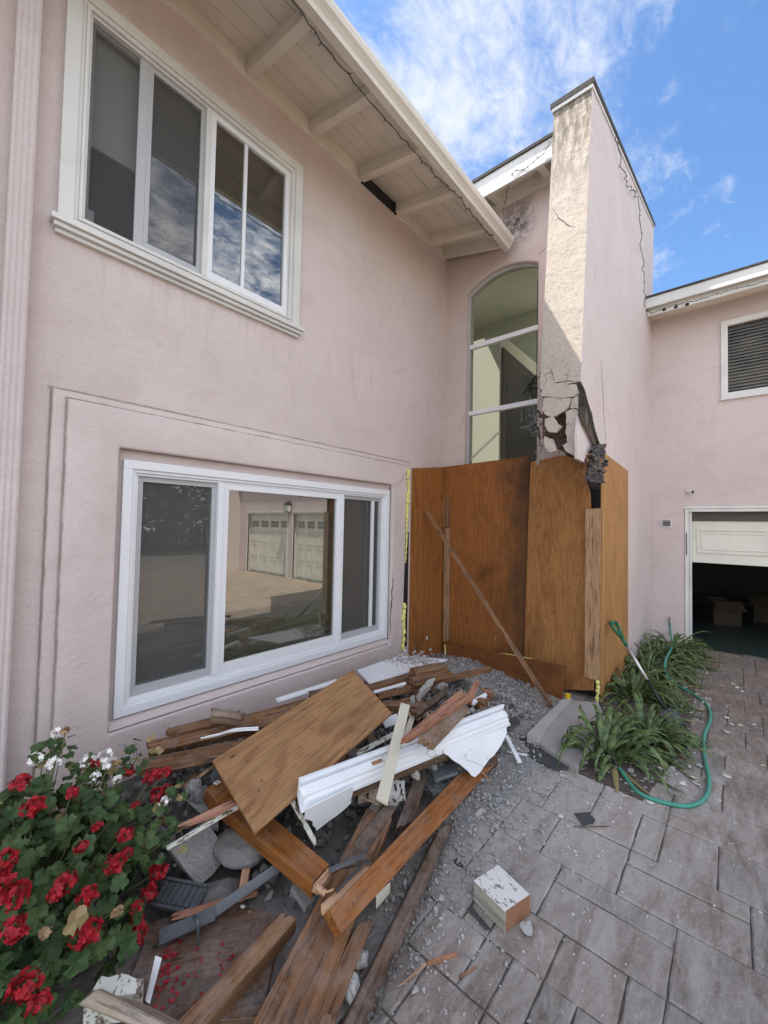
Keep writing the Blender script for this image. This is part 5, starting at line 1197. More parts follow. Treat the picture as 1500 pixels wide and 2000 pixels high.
# the big white crown moulding with torn casing
def moulding():
    A, B = at(588, 1548, .42), at(988, 1393, .40); d = (B - A).normalized(); L = (B - A).length
    up = V((-.12, -.55, 1)).normalized(); fr = frame_of(A, d, up); inv = fr.inverted()
    y = fr.to_3x3() @ V((0, 1, 0))
    e = empty('crown_moulding', A, 'large white stepped crown moulding lying across the pile with torn white flaps', 'moulding')
    prof = [(.075, -.02), (.075, .022), (.060, .028), (.034, .028), (.031, .004), (.024, .004), (.021, .016), (-.016, .013), (-.030, .005), (-.034, -.004), (-.052, -.012), (-.066, -.026), (-.075, -.030), (-.085, -.044), (-.080, -.052), (-.03, -.045), (.02, -.04)]; prof = [(p_[0] * .74, p_[1]) for p_ in prof]
    m = MB(); k = len(prof); n = 16; vs = []
    for i in range(n + 1):
        s_ = L * i / n + (random.uniform(-.01, .01) if i in (0, n) else 0)
        for (py_, pz) in prof: 
            ex = random.uniform(-.02, .02) if i in (0, n) else 0
            vs.append(fr @ V((s_ + ex, py_, pz + .002 * noise.noise(V((s_ * 6, py_ * 20, 0))))))
    fs = [(i * k + j, i * k + (j + 1) % k, (i + 1) * k + (j + 1) % k, (i + 1) * k + j) for i in range(n) for j in range(k)] + [tuple(range(k)), tuple(n * k + j for j in reversed(range(k)))]
    m.add(vs, fs); fr2 = fr.copy(); m.build('profile', 'moulding_paint', e, frame=fr2)
    pt = fr @ V((.28 * L, -.002, .0145)); 
    m = MB(); m.box((-.03, -.009, 0), (.035, .010, .0012)); M2 = fr.copy(); M2.translation = pt; m.v = [tuple(M2 @ V(v_)) for v_ in m.v]; m.build('bare_patch', 'fir', e)
    def flap(pxs, drop, nm='flap'):
        # torn sheet hanging off the lower edge
        q = [V(p) for p in pxs]; m = MB(); m.open = True; nn = (q[1] - q[0]).cross(q[2] - q[0]).normalized(); fr3 = frame_of(q[0], q[1] - q[0], nn); iv = fr3.inverted(); out = []
        for i in range(len(q)):
            a, b_ = iv @ q[i], iv @ q[(i + 1) % len(q)]; Ln = (b_ - a).length; kk = 1 if i == 0 else 5
            for t in range(kk): 
                p = a.lerp(b_, t / kk); jt = .035 * Ln * (t > 0); out.append((p.x + random.uniform(-jt, jt), p.y + random.uniform(-jt, jt)))
        m.prism(out, 2, 0, .005); m.v = [tuple(fr3 @ V(v_)) for v_ in m.v]; m.open = False
        m.build(nm, 'moulding_paint', e)
    flap([at(597, 1582, .385), at(690, 1535, .385), at(686, 1568, .28), at(672, 1590, .25), at(618, 1623, .22), at(607, 1600, .30), at(592, 1594, .34)], .2)
    flap([at(858, 1462, .375), at(988, 1406, .37), at(990, 1432, .30), at(972, 1463, .24), at(906, 1514, .14), at(882, 1490, .24)], .2)
    m = MB(); pass
    plank('end_strip', at(570, 1562, .36), at(618, 1649, .18), .022, .008, 'chipped_white', None, None, n=(-.3, -1, .6), parent=e, j1=.03, nL=5, nW=2)
    plank('backing', at(586, 1560, .36), at(960, 1420, .33), .12, .05, 'redwood_dark', None, None, parent=e, nL=4)
moulding()
# stained door frame pieces
slab('door_jamb', Q((644, 1776, .22), (895, 1512, .17), (966, 1494, .10), (668, 1823, .17)), .05, 'stained', 'long orange stained door frame board running down to the broken end', 'door frame', None, nL=10, nW=4, bevel=.002)
slab('broken_edge_wood', Q((622, 1772, .215), (722, 1683, .20), (727, 1687, .21), (644, 1780, .215)), .03, 'fresh_wood', 'splintered raw edge of wood torn open along the stained frame board', 'splinter', None, nL=10, nW=4, j0=.03, j1=.03, warp=.003)
slab('weather_seal', Q((655, 1738, .235), (716, 1675, .225), (719, 1679, .225), (658, 1743, .235)), .008, 'felt', 'dark metal weather seal along the broken frame board', 'weather seal', None, nL=6, nW=1)
slab('weather_seal', Q((641, 1694, .245), (712, 1664, .25), (716, 1671, .25), (645, 1702, .245)), .01, 'galv', 'bent grey metal seal strip bridging the two stained pieces', 'weather seal', None, nL=6, nW=1)
slab('door_jamb', Q((398, 1548, .24), (610, 1727, .22), (644, 1688, .22), (440, 1520, .24)), .06, 'stained', 'short orange stained door frame board under the plywood panel corner', 'door frame', None, nL=8, nW=4, j1=.004, bevel=.002)
slab('splinter', Q((610, 1730, .225), (645, 1690, .225), (652, 1698, .22), (622, 1738, .22)), .03, 'fresh_wood', 'pale raw broken end of the short stained board', 'splinter', None, nL=6, nW=3, j0=.02, j1=.03)
ctube('peg', Q((618, 1728, .235), (628, 1740, .22), (636, 1745, .215)), .012, 'fresh_wood', 'small round wooden dowel at the broken frame corner', 'dowel')
plank('splinter', at(636, 1742, .23), at(652, 1734, .24), .006, .006, 'fresh_wood', 'thin pale splinter beside the wooden dowel', 'splinter', j1=.01)
slab('wood_block', Q((402, 1540, .30), (436, 1513, .30), (466, 1548, .29), (432, 1577, .28)), .06, 'stained', 'short stained block with a paper tag beside the loose panel', 'wood block', None, nL=3, nW=3, bevel=.003)
sticker(at(424, 1529, .304), 'paper_tag', 'small paper tag on the short stained block', (1, .2, 0), (0, 0, 1), .03, .03)
# splintered sticks at the left
slab('splintered_board', Q((330, 1620, .33), (455, 1560, .34), (470, 1580, .32), (350, 1620, .32)), .014, 'split_wood', 'pointed reddish splinter sticking out toward the geraniums', 'splinter', None, nL=6, nW=3, j0=.04)
slab('trim_strip', Q((324, 1652, .32), (463, 1572, .33), (466, 1576, .33), (327, 1657, .32)), .01, 'chipped_white', 'thin white painted stick below the pointed splinter', 'stick', None, nL=6, nW=2)
# the large weathered planks in front
slab('wide_plank', Q((485, 2015, .10), (718, 1575, .19), (768, 1592, .17), (612, 2015, .08)), .035, 'redwood', 'widest weathered brown plank running down to the bottom edge', 'plank', None, nL=12, nW=5, warp=.004, bevel=.003)
slab('narrow_plank', Q((598, 2015, .09), (700, 1800, .11), (732, 1790, .10), (648, 2015, .06)), .05, 'redwood', 'narrow brown plank just right of the widest plank', 'plank', None, nL=10, nW=3, bevel=.003)
slab('offcut', Q((620, 2015, .13), (634, 1972, .13), (656, 1985, .12), (650, 2015, .12)), .03, 'redwood', 'small square offcut lying on the narrow brown plank', 'offcut', None, nL=2, nW=2)
slab('rough_plank', Q((664, 2015, .08), (795, 1745, .10), (878, 1590, .08), (712, 2015, .05)), .06, 'redwood_dark', 'dark rough edged plank nearest to the pavers', 'plank', None, nL=12, nW=4, warp=.004, bevel=.004) if False else None
slab('rough_plank', Q((664, 2015, .085), (858, 1618, .10), (888, 1600, .08), (716, 2015, .05)), .055, 'redwood_dark', 'dark rough edged plank nearest to the pavers', 'plank', None, nL=12, nW=4, warp=.003, bevel=.004)
slab('hidden_plank', Q((650, 1700, .17), (760, 1560, .20), (800, 1540, .18), (700, 1690, .15)), .04, 'redwood_dark', 'dark plank crossing under the moulding in the middle of the pile', 'plank', None, nL=6, nW=4)
slab('hidden_plank', Q((772, 1620, .15), (812, 1510, .20), (838, 1508, .2), (806, 1608, .14)), .035, 'redwood_dark', 'dark narrow plank standing between cream trim and stained board', 'plank', None, nL=6, nW=4)
slab('thick_beam', Q((325, 2015, .10), (552, 1778, .15), (583, 1788, .14), (388, 2015, .09)), .085, 'redwood', 'thick old brown beam at the lower left of the pile', 'beam', None, nL=10, nW=4, bevel=.007)
# dark tar and nails on the edge of the rough plank
mb = MB(); rr = random.Random(31)
for i in range(220):
    t = rr.random(); p = at(716 + 172 * t + rr.gauss(0, 6), 2010 - 410 * t + rr.gauss(0, 6), .045 * rr.random() + .03); vs, fs = rr.choice(ROCKS); R3 = rot_rand(rr); s_ = rr.uniform(.004, .014); mb.add([R3 @ v_ * s_ + p for v_ in vs], fs)
tag(mb.build('tar_crumbs', 'rubble_dark'), 'dark tar and mortar crumbs along the rough plank edge', 'rubble', kind='stuff')
slab('cover_plate', Q((735, 1748, .10), (763, 1723, .11), (762, 1744, .06), (735, 1776, .05)), .004, 'cream_paint', 'cream metal switch plate caught under the stained board', 'cover plate', None, nL=2, nW=2)
slab('floor_board', Q((290, 1800, .03), (565, 1735, .03), (520, 1985, .03), (215, 2015, .03)), .015, 'redwood_dirty', 'dirty brown board lying flat under the pile at the lower left', 'board', None, nL=8, nW=6, warp=.004)
slab('stucco_slab', Q((327, 1653, .22), (392, 1737, .05), (452, 1672, .07), (400, 1600, .24)), .03, 'cracked', 'broken stucco slab crazed with wire mesh cracks beside the geraniums', 'stucco slab', None, nL=5, nW=5, j0=.02, j1=.02)
slab('stucco_slab', Q((360, 1560, .20), (410, 1605, .16), (450, 1590, .16), (400, 1548, .22)), .03, 'cracked', 'smaller cracked stucco piece behind the crazed slab', 'stucco slab', None, nL=5, nW=5, j0=.02, j1=.02)
rr = random.Random(71); MT_ = ('cracked', 'broken_plaster', 'plaster_grey', 'slate')
for i in range(22):
    x, y = rr.uniform(.9, 2.9), rr.gauss(1.95, .35)
    if not (1.3 < y < 2.7): continue
    h = hgt(x, y) + rr.uniform(.02, .07); a_ = rr.uniform(0, 6.28); e1 = V((math.cos(a_), math.sin(a_), rr.gauss(0, .3))) * rr.uniform(.07, .18); e2 = V((-math.sin(a_), math.cos(a_), rr.gauss(0, .3))) * rr.uniform(.06, .13); c_ = V((x, y, h))
    slab('stucco_piece', [c_, c_ + e1, c_ + e1 * .9 + e2, c_ + e2 * .8], .022, MT_[i % 4], where(c_, 'flat stucco piece', e2.length * .4, e1.length * 2.5, MT_[i % 4]), 'stucco piece', 'flat stucco pieces in the pile', nL=4, nW=4, j0=.03, j1=.03, warp=.003, seed=i, bevel=.003)
# metal scraps
def angle_metal(name, A, B, W, mat, label, cat, n=(0, 0, 1)):
    A, B = V(A), V(B); fr = frame_of(A, B - A, n); L = (B - A).length; m = MB()
    m.box((0, -W, 0), (L, 0, .0025)); m.box((0, 0, -W * .5), (L, .0025, .0025)); m.box((0, -W - .003, 0), (L, -W, .012)); m.v = [tuple(fr @ V(v_)) for v_ in m.v]
    return tag(m.build(name, mat, None, frame=fr), label, cat)
angle_metal('metal_flashing', at(402, 1782, .10), at(545, 1683, .16), .03, 'galv', 'long bent grey metal flashing below the short stained board', 'flashing', (-.3, -.7, .7))
angle_metal('metal_flashing', at(312, 1818, .08), at(420, 1770, .11), .045, 'galv', 'wider dark metal flashing piece touching the geraniums', 'flashing', (.2, -.5, .8))
ctube('metal_hook', Q((378, 1790, .12), (386, 1800, .12), (387, 1825, .08), (386, 1848, .03)), .006, 'galv', 'bent metal hook hanging from the flashing', 'metal hook')
def vent():
    A, B = at(312, 1742, .09), at(392, 1758, .10); fr = frame_of(A, B - A, (-.1, -.5, .85)); L = (B - A).length; m = MB(); m.box((0, -.05, -.01), (L, .05, 0)); m.box((0, .04, 0), (L, .05, .012)); m.box((0, -.05, 0), (L, -.04, .012))
    for i in range(7): m.box((L * (i + .3) / 7, -.035, .0), (L * (i + .65) / 7, .035, .012))
    m.v = [tuple(fr @ V(v_)) for v_ in m.v]; tag(m.build('metal_vent', 'galv', None, frame=fr), 'small ribbed metal vent grille beside the crazed stucco slab', 'vent grille')
vent()
# lower left painted block
slab('painted_block', Q((163, 1962, .16), (203, 1898, .17), (283, 1904, .16), (276, 1945, .15)), .10, 'chipped_white', 'chunky block with chipped white top at the bottom left corner', 'wood block', None, nL=5, nW=5, j0=.01, j1=.02, warp=.003)
slab('pale_beam', Q((188, 1931, .185), (350, 2012, .15), (345, 2040, .13), (150, 1962, .16)), .09, 'fir_dirty', 'pale dirty wooden beam at the very bottom left', 'beam', None, nL=6, nW=3, bevel=.004)
slab('grey_plate', Q((283, 1955, .05), (303, 1867, .16), (316, 1872, .14), (292, 1962, .04)), .004, 'vinyl', 'thin bluish white plate standing beside the chipped block', 'plate', None, nL=3, nW=2)
# block on the pavers
slab('painted_wood_block', Q((925, 1719, .088), (987, 1781, .088), (1036, 1747, .088), (973, 1688, .088)), .086, 'block_white', 'white topped wood block sitting on the pavers', 'wood block', None, nL=3, nW=3, bevel=.002, endmat='block_end')
slab('dark_flake', Q((912, 1775, .006), (925, 1770, .01), (962, 1812, .008), (948, 1818, .004)), .004, 'felt', 'crumpled dark felt scrap behind the white topped block', 'felt scrap', None, nL=5, nW=4, j0=.02, j1=.02, warp=.004)
slab('dark_flake', Q((883, 1680, .006), (895, 1674, .006), (910, 1692, .006), (892, 1690, .006)), .004, 'felt', 'small dark flake on the pavers left of the block', 'felt scrap', None, nL=4, nW=3, j0=.01, j1=.01)
slab('dark_flake', Q((1120, 1588, .012), (1155, 1585, .012), (1165, 1606, .01), (1128, 1612, .01)), .006, 'felt', 'dark slate scrap on the dusty pavers', 'slate scrap', None, nL=4, nW=4, j0=.03, j1=.02)
ctube('twig', Q((1120, 1614, .008), (1140, 1615, .008), (1165, 1614, .01), (1190, 1614, .008)), .0025, 'redwood_dark', 'thin dark twig beside the slate scrap', 'twig')
o = slab('bark_strip', Q((774, 1928, .01), (830, 1880, .018), (833, 1885, .018), (778, 1929, .008)), .006, 'fresh_wood', 'curved pale wood splinter on the pavers, long piece near the bottom', 'splinter', None, nL=6, nW=2, warp=.006, j0=.02)
slab('bark_strip', Q((828, 1880, .018), (895, 1856, .012), (900, 1862, .01), (834, 1886, .016)), .012, 'split_wood', 'forked brown splinter end beside the curved pale one', 'splinter', None, nL=6, nW=2, warp=.004, j1=.03)
slab('bark_strip', Q((894, 1907, .008), (930, 1883, .008), (936, 1886, .008), (898, 1911, .006)), .005, 'split_wood', 'tiny reddish splinter alone on the pavers', 'splinter', None, nL=4, nW=2)
# threshold slabs
def zslab(nm, pts, zt_, T, mat, label, cat, z0=None):
    q = [at(p[0], p[1], zt_) for p in pts]; m = MB(); out = []
    for i in range(len(q)):
        a, b_ = q[i], q[(i + 1) % len(q)]; L = (b_ - a).length
        for k in range(6): p = a.lerp(b_, k / 6); j_ = .004 if L > .1 else .002; out.append((p.x + random.uniform(-j_, j_), p.y + random.uniform(-j_, j_)))
    m.prism(out, 2, zt_ - T, zt_); return tag(m.build(nm, mat, None, bevel=.006), label, cat)
zslab('door_step', [(1118, 1368), (1168, 1372), (1190, 1420), (1125, 1500), (1046, 1446)], .05, .06, 'concrete', 'broken concrete door step between the plywood and the plants', 'concrete step')
zslab('concrete_curb', [(1098, 1366), (1116, 1364), (1054, 1441), (1028, 1433)], .085, .09, 'concrete_light', 'narrow raised concrete curb along the broken door step', 'concrete curb')
zslab('felt_piece', [(1012, 1440), (1030, 1440), (1090, 1478), (1120, 1498), (1085, 1502), (1030, 1475), (1008, 1455)], .022, .01, 'felt', 'dark felt sheet on the ground in front of the door step', 'felt sheet')
zslab('slate_piece', [(965, 1408), (1010, 1398), (1018, 1412), (975, 1422)], .13, .02, 'felt', 'dark slate piece on the gravel behind the moulding end', 'slate piece')
zslab('slate_piece', [(838, 1500), (890, 1490), (895, 1508), (850, 1524)], .2, .02, 'slate', 'grey slate slab under the right torn flap', 'slate piece')
zslab('slate_piece', [(826, 1528), (860, 1520), (872, 1538), (846, 1552)], .14, .02, 'slate', 'second grey slate slab below the first', 'slate piece')
plank('trim_strip', at(989, 1436, .12), at(1015, 1487, .06), .03, .014, 'moulding_paint', 'short white trim stub propped at the end of the moulding', 'trim')
plank('trim_strip', at(967, 1463, .05), at(1030, 1473, .05), .012, .01, 'moulding_paint', 'thin white stick lying on the ground behind the white stub', 'stick')
slab('tan_flake', Q((922, 1497, .13), (935, 1494, .14), (960, 1522, .12), (945, 1520, .11)), .002, 'fir', 'tan paper flake on the upper end of the long stained board', 'paper flake', None, nL=4, nW=3, j0=.02, j1=.02, warp=.006)
slab('board', Q((930, 1470, .12), (970, 1460, .12), (975, 1490, .08), (945, 1500, .1)), .03, 'redwood_dark', 'dark broken board stub behind the upper end of the stained board', 'board', None, nL=4, nW=3, j0=.02, j1=.03)
cup = empty('yellow_cap', at(1109, 1364, .085), 'bright yellow plastic cap on the concrete curb', 'plastic cap')
c0 = at(1109, 1364, .085)
MB().tube([c0, c0 + V((0, 0, .008)), c0 + V((0, 0, .034))], .020, 18).build('cap_body', 'yellow', cup, bevel=.002); MB().tube([c0 + V((0, 0, .034)), c0 + V((0, 0, .042))], .024, 18).build('rim', 'yellow', cup, bevel=.002)
tangle('chicken_wire', 'tangled chicken wire poking from the pile under the beam', 'wire', at(350, 1510, .25), .30, 60, seed=12, mat='galv', r_=.0012, sc3=(1, .7, .4))
tangle('chicken_wire', 'dark torn lath wire in the middle of the pile under the moulding', 'wire', at(820, 1490, .30), .25, 60, seed=13, mat='galv', r_=.0012, sc3=(1, .7, .4))
def crumple(name, pts, label, cat, mat, amp=.03, n=12, seed=0):
    a, b_, c2, d = [V(p) for p in pts]; m = MB(); m.open = True; vs = []
    for i in range(n + 1):
        for j in range(n + 1):
            s_, t = i / n, j / n; p = (a.lerp(b_, s_)).lerp(d.lerp(c2, s_), t); e = 1 + .25 * noise.noise(V((s_ * 3 + seed, t * 3, 0)))
            vs.append(p + V((noise.noise(p * 22) * amp, noise.noise(p * 22 + V((5, 0, 0))) * amp, noise.noise(p * 18 + V((0, 9, 0))) * amp * 1.6)))
    m.add(vs, [(i * (n + 1) + j, (i + 1) * (n + 1) + j, (i + 1) * (n + 1) + j + 1, i * (n + 1) + j + 1) for i in range(n) for j in range(n) if noise.noise(V((i * .5 + seed, j * .5, 2))) < .33])
    o = m.build(name, mat); md = o.modifiers.new('s', 'SOLIDIFY'); md.thickness = .002; return tag(o, label, cat)
crumple('torn_paper', Q((700, 1525, .30), (745, 1510, .32), (745, 1570, .22), (700, 1570, .22)), 'crumpled grey brown building paper left of the cream trim board', 'building paper', 'old_wood', .03, seed=1)
crumple('torn_paper', Q((750, 1535, .28), (795, 1530, .28), (790, 1575, .2), (755, 1580, .2)), 'crumpled grey paper right of the cream trim board', 'building paper', 'plaster_grey', .03, seed=2)
crumple('torn_paper', Q((875, 1325, .38), (905, 1320, .38), (902, 1340, .34), (875, 1345, .34)), 'black torn plastic near the back splinters', 'plastic scrap', 'black', .03, seed=3)

# ------------------------------------------------------------------ shovel
sh = empty('shovel', at(1290, 1415, 0), 'shovel with green grip leaning on the light plywood sheet', 'shovel')
def shovel():
    top = ony(.93, 1197, 1216); tip = at(1322, 1424, .01); soc = at(1277, 1385, .0); 
    d = (tip - top); 
    def T(px, py):      # point of the shaft line seen at this pixel row
        best = min(range(0, 401), key=lambda k: abs((lambda q: 1000 + F_ * q.y / q.z)(CM @ (top + d * k / 400 - V((0, 0, EYE)))) - py)); return top + d * best / 400
    g0, g1, g2, g3 = T(0, 1217), T(0, 1240), T(0, 1262), T(0, 1328); sd = d.normalized().cross(V((-.6, -.7, .3))).normalized() * 1.0
    fr = frame_of(top, d, V((-.5, -.8, .2))); 
    m = MB(); ring = []
    for k in range(17):
        t = math.pi * (k / 16) ; 
    # D-grip: crossbar plus two arms joining the collar
    w_ = .034; L1 = (g1 - top).length
    def F(x, y, z=0): return fr @ V((x, y, z))
    m.tube([F(.0, -w_), F(.0, w_)], .017, 10); m.tube([F(0, -w_), F(L1 * .4, -w_ * .98), F(L1 * 1.1, -.012)], .016, 8); m.tube([F(0, w_), F(L1 * .4, w_ * .98), F(L1 * 1.1, .012)], .016, 8); m.tube([F(L1, 0), g2], .019, 10, r1=.017)
    m.build('grip', 'green_plastic', sh, smooth=True)
    MB().tube([g2, g3], .013, 12).build('shaft', 'aluminium', sh, smooth=True)
    g4 = T(0, 1385); MB().tube([g3, g4], .015, 12, r1=.018).build('socket', 'black', sh, smooth=True)
    fr = frame_of(g4, d, V((-.3, -.4, 1))); Lb = (tip - g4).length; m = MB(); m.open = True; n = 10; vs = []
    for i in range(n + 1):
        s_ = i / n; hw = .10 * min(1, .35 + s_ * 3) * (1 if s_ < .6 else math.sqrt(max(0.02, 1 - ((s_ - .6) / .42) ** 2)))
        for j in range(9):
            t = j / 4 - 1; vs.append(fr @ V((s_ * Lb, hw * t, .022 * t * t + .012 * math.exp(-(t * 5) ** 2) * (1 - s_))))
    m.add(vs, [(i * 9 + j, (i + 1) * 9 + j, (i + 1) * 9 + j + 1, i * 9 + j + 1) for i in range(n) for j in range(8)])
    o = m.build('blade', 'dark_metal', sh, smooth=True); md = o.modifiers.new('s', 'SOLIDIFY'); md.thickness = .003
shovel()
# ------------------------------------------------------------------ hose
hp = [onx(XG - .03, 1308, 1216), onx(XG - .09, 1310, 1240)] + Q((1313, 1262, .16), (1300, 1290, .20), (1302, 1318, .12), (1318, 1334, .03), (1335, 1345, .015), (1358, 1358, .013), (1378, 1374, .013), (1387, 1390, .013), (1386, 1410, .013), (1377, 1432, .013), (1374, 1455, .013), (1377, 1485, .013), (1384, 1515, .013), (1383, 1545, .013), (1368, 1566, .013), (1340, 1574, .013), (1300, 1568, .013), (1262, 1556, .013), (1240, 1542, .013), (1222, 1518, .02), (1210, 1500, .03))
hs = ctube('garden_hose', hp, .0125, 'hose', 'green garden hose curving over the pavers from the wall spigot', 'hose')
sg = empty('spigot', onx(XG - .03, 1308, 1216), 'small brass wall spigot where the green hose starts', 'spigot')
p = onx(XG, 1308, 1210); MB().tube([p, p + V((-.05, 0, 0)), p + V((-.06, 0, -.03))], .009, 8).build('spout', 'spigot_brass', sg, smooth=True)
MB().tube([p + V((-.03, -.02, .03)), p + V((-.03, .02, .03))], .006, 6).tube([p + V((-.03, 0, 0)), p + V((-.03, 0, .03))], .005, 6).build('handle', 'spigot_brass', sg)
# ------------------------------------------------------------------ strap leaved plants
def strap(m, base, az, L, w_, lean, r, droop=1.0, n=9):
    d = V((math.cos(az), math.sin(az), 0)); sd = V((-math.sin(az), math.cos(az), 0)); p = V(base); el = rad(lean); vs = []; tw = r.uniform(-.4, .4)
    for i in range(n + 1):
        t = i / n; ww = w_ * (.55 + 1.3 * t if t < .35 else 1.0) * (1 - max(0, (t - .45) / .55) ** 1.8) * .5 + .0012
        fwd = d * math.cos(el) + V((0, 0, 1)) * math.sin(el); nrm = fwd.cross(sd); s2 = (sd * math.cos(tw * t) + nrm * math.sin(tw * t))
        vs += [p - s2 * ww + nrm * ww * .35 * -1, p + nrm * ww * .22, p + s2 * ww - nrm * ww * .35]
        p = p + fwd * L / n; el -= rad(droop * (6 + 20 * t) * r.uniform(.8, 1.2))
        if p.z < .015: p.z = .015; el = max(el, rad(-3))
    k = len(m.v)
    m.add(vs, [q for i in range(n) for q in ((i * 3, i * 3 + 1, i * 3 + 4, i * 3 + 3), (i * 3 + 1, i * 3 + 2, i * 3 + 5, i * 3 + 4))])
def clump(c_, R0, n, label, seed, L=(.35, .55), bias=None, w_=.03):
    r = random.Random(seed); e = empty('strap_leaf_plant', c_, label, 'plant', 'strap leaved plants beside the wing wall'); m = MB(); m.open = True; m2 = MB(); m2.open = True
    for i in range(n):
        a = r.uniform(0, 6.283)
        if bias is not None and r.random() < .55: a = bias + r.gauss(0, .7)
        q = math.sqrt(r.random()) * R0 * .45; b_ = V(c_) + V((math.cos(a + r.gauss(0, .5)) * q, math.sin(a + r.gauss(0, .5)) * q, 0))
        if b_.y > .95: b_.y = .95
        dry = r.random() < .08
        strap(m2 if dry else m, b_, a, r.uniform(*L), w_ * r.uniform(.65, 1.25), r.uniform(22, 80) if not dry else r.uniform(10, 30), r, r.uniform(.8, 1.6))
    for mm in (m, m2): mm.v = [(x, min(y, .972), z) for (x, y, z) in mm.v]
    m.build('leaves', 'strap_leaf', e, smooth=True); m2.build('dry_leaves', 'strap_leaf_dry', e, smooth=True)
clump(at(1185, 1478), .32, 95, 'large strap leaved plant in front of the light plywood, nearest the camera', 1, (.32, .55), -.5, .038)
clump(at(1262, 1445), .24, 62, 'strap leaved plant under the shovel blade', 2, (.32, .50), -.6, .035)
clump(at(1236, 1365), .26, 85, 'strap leaved plant behind the shovel shaft', 3, (.36, .6), -.7, .034)
clump(at(1265, 1320), .28, 80, 'strap leaved plant against the pink wing wall between shovel and spigot', 4, (.35, .6), -.9)
clump(at(1290, 1290), .30, 95, 'dark strap leaved plant beside the wall spigot', 5, (.4, .65), -1.1)
clump(at(1318, 1278), .22, 60, 'farthest strap leaved plant next to the garage opening', 6, (.35, .6), -1.2)
tag(MB().prism([(2.95, .45), (4.0, .30), (7.3, .42), (7.35, 1.0), (4.3, 1.0), (3.0, 1.0)], 2, -.011, .008).build('planting_bed', 'soil'), kind='structure')
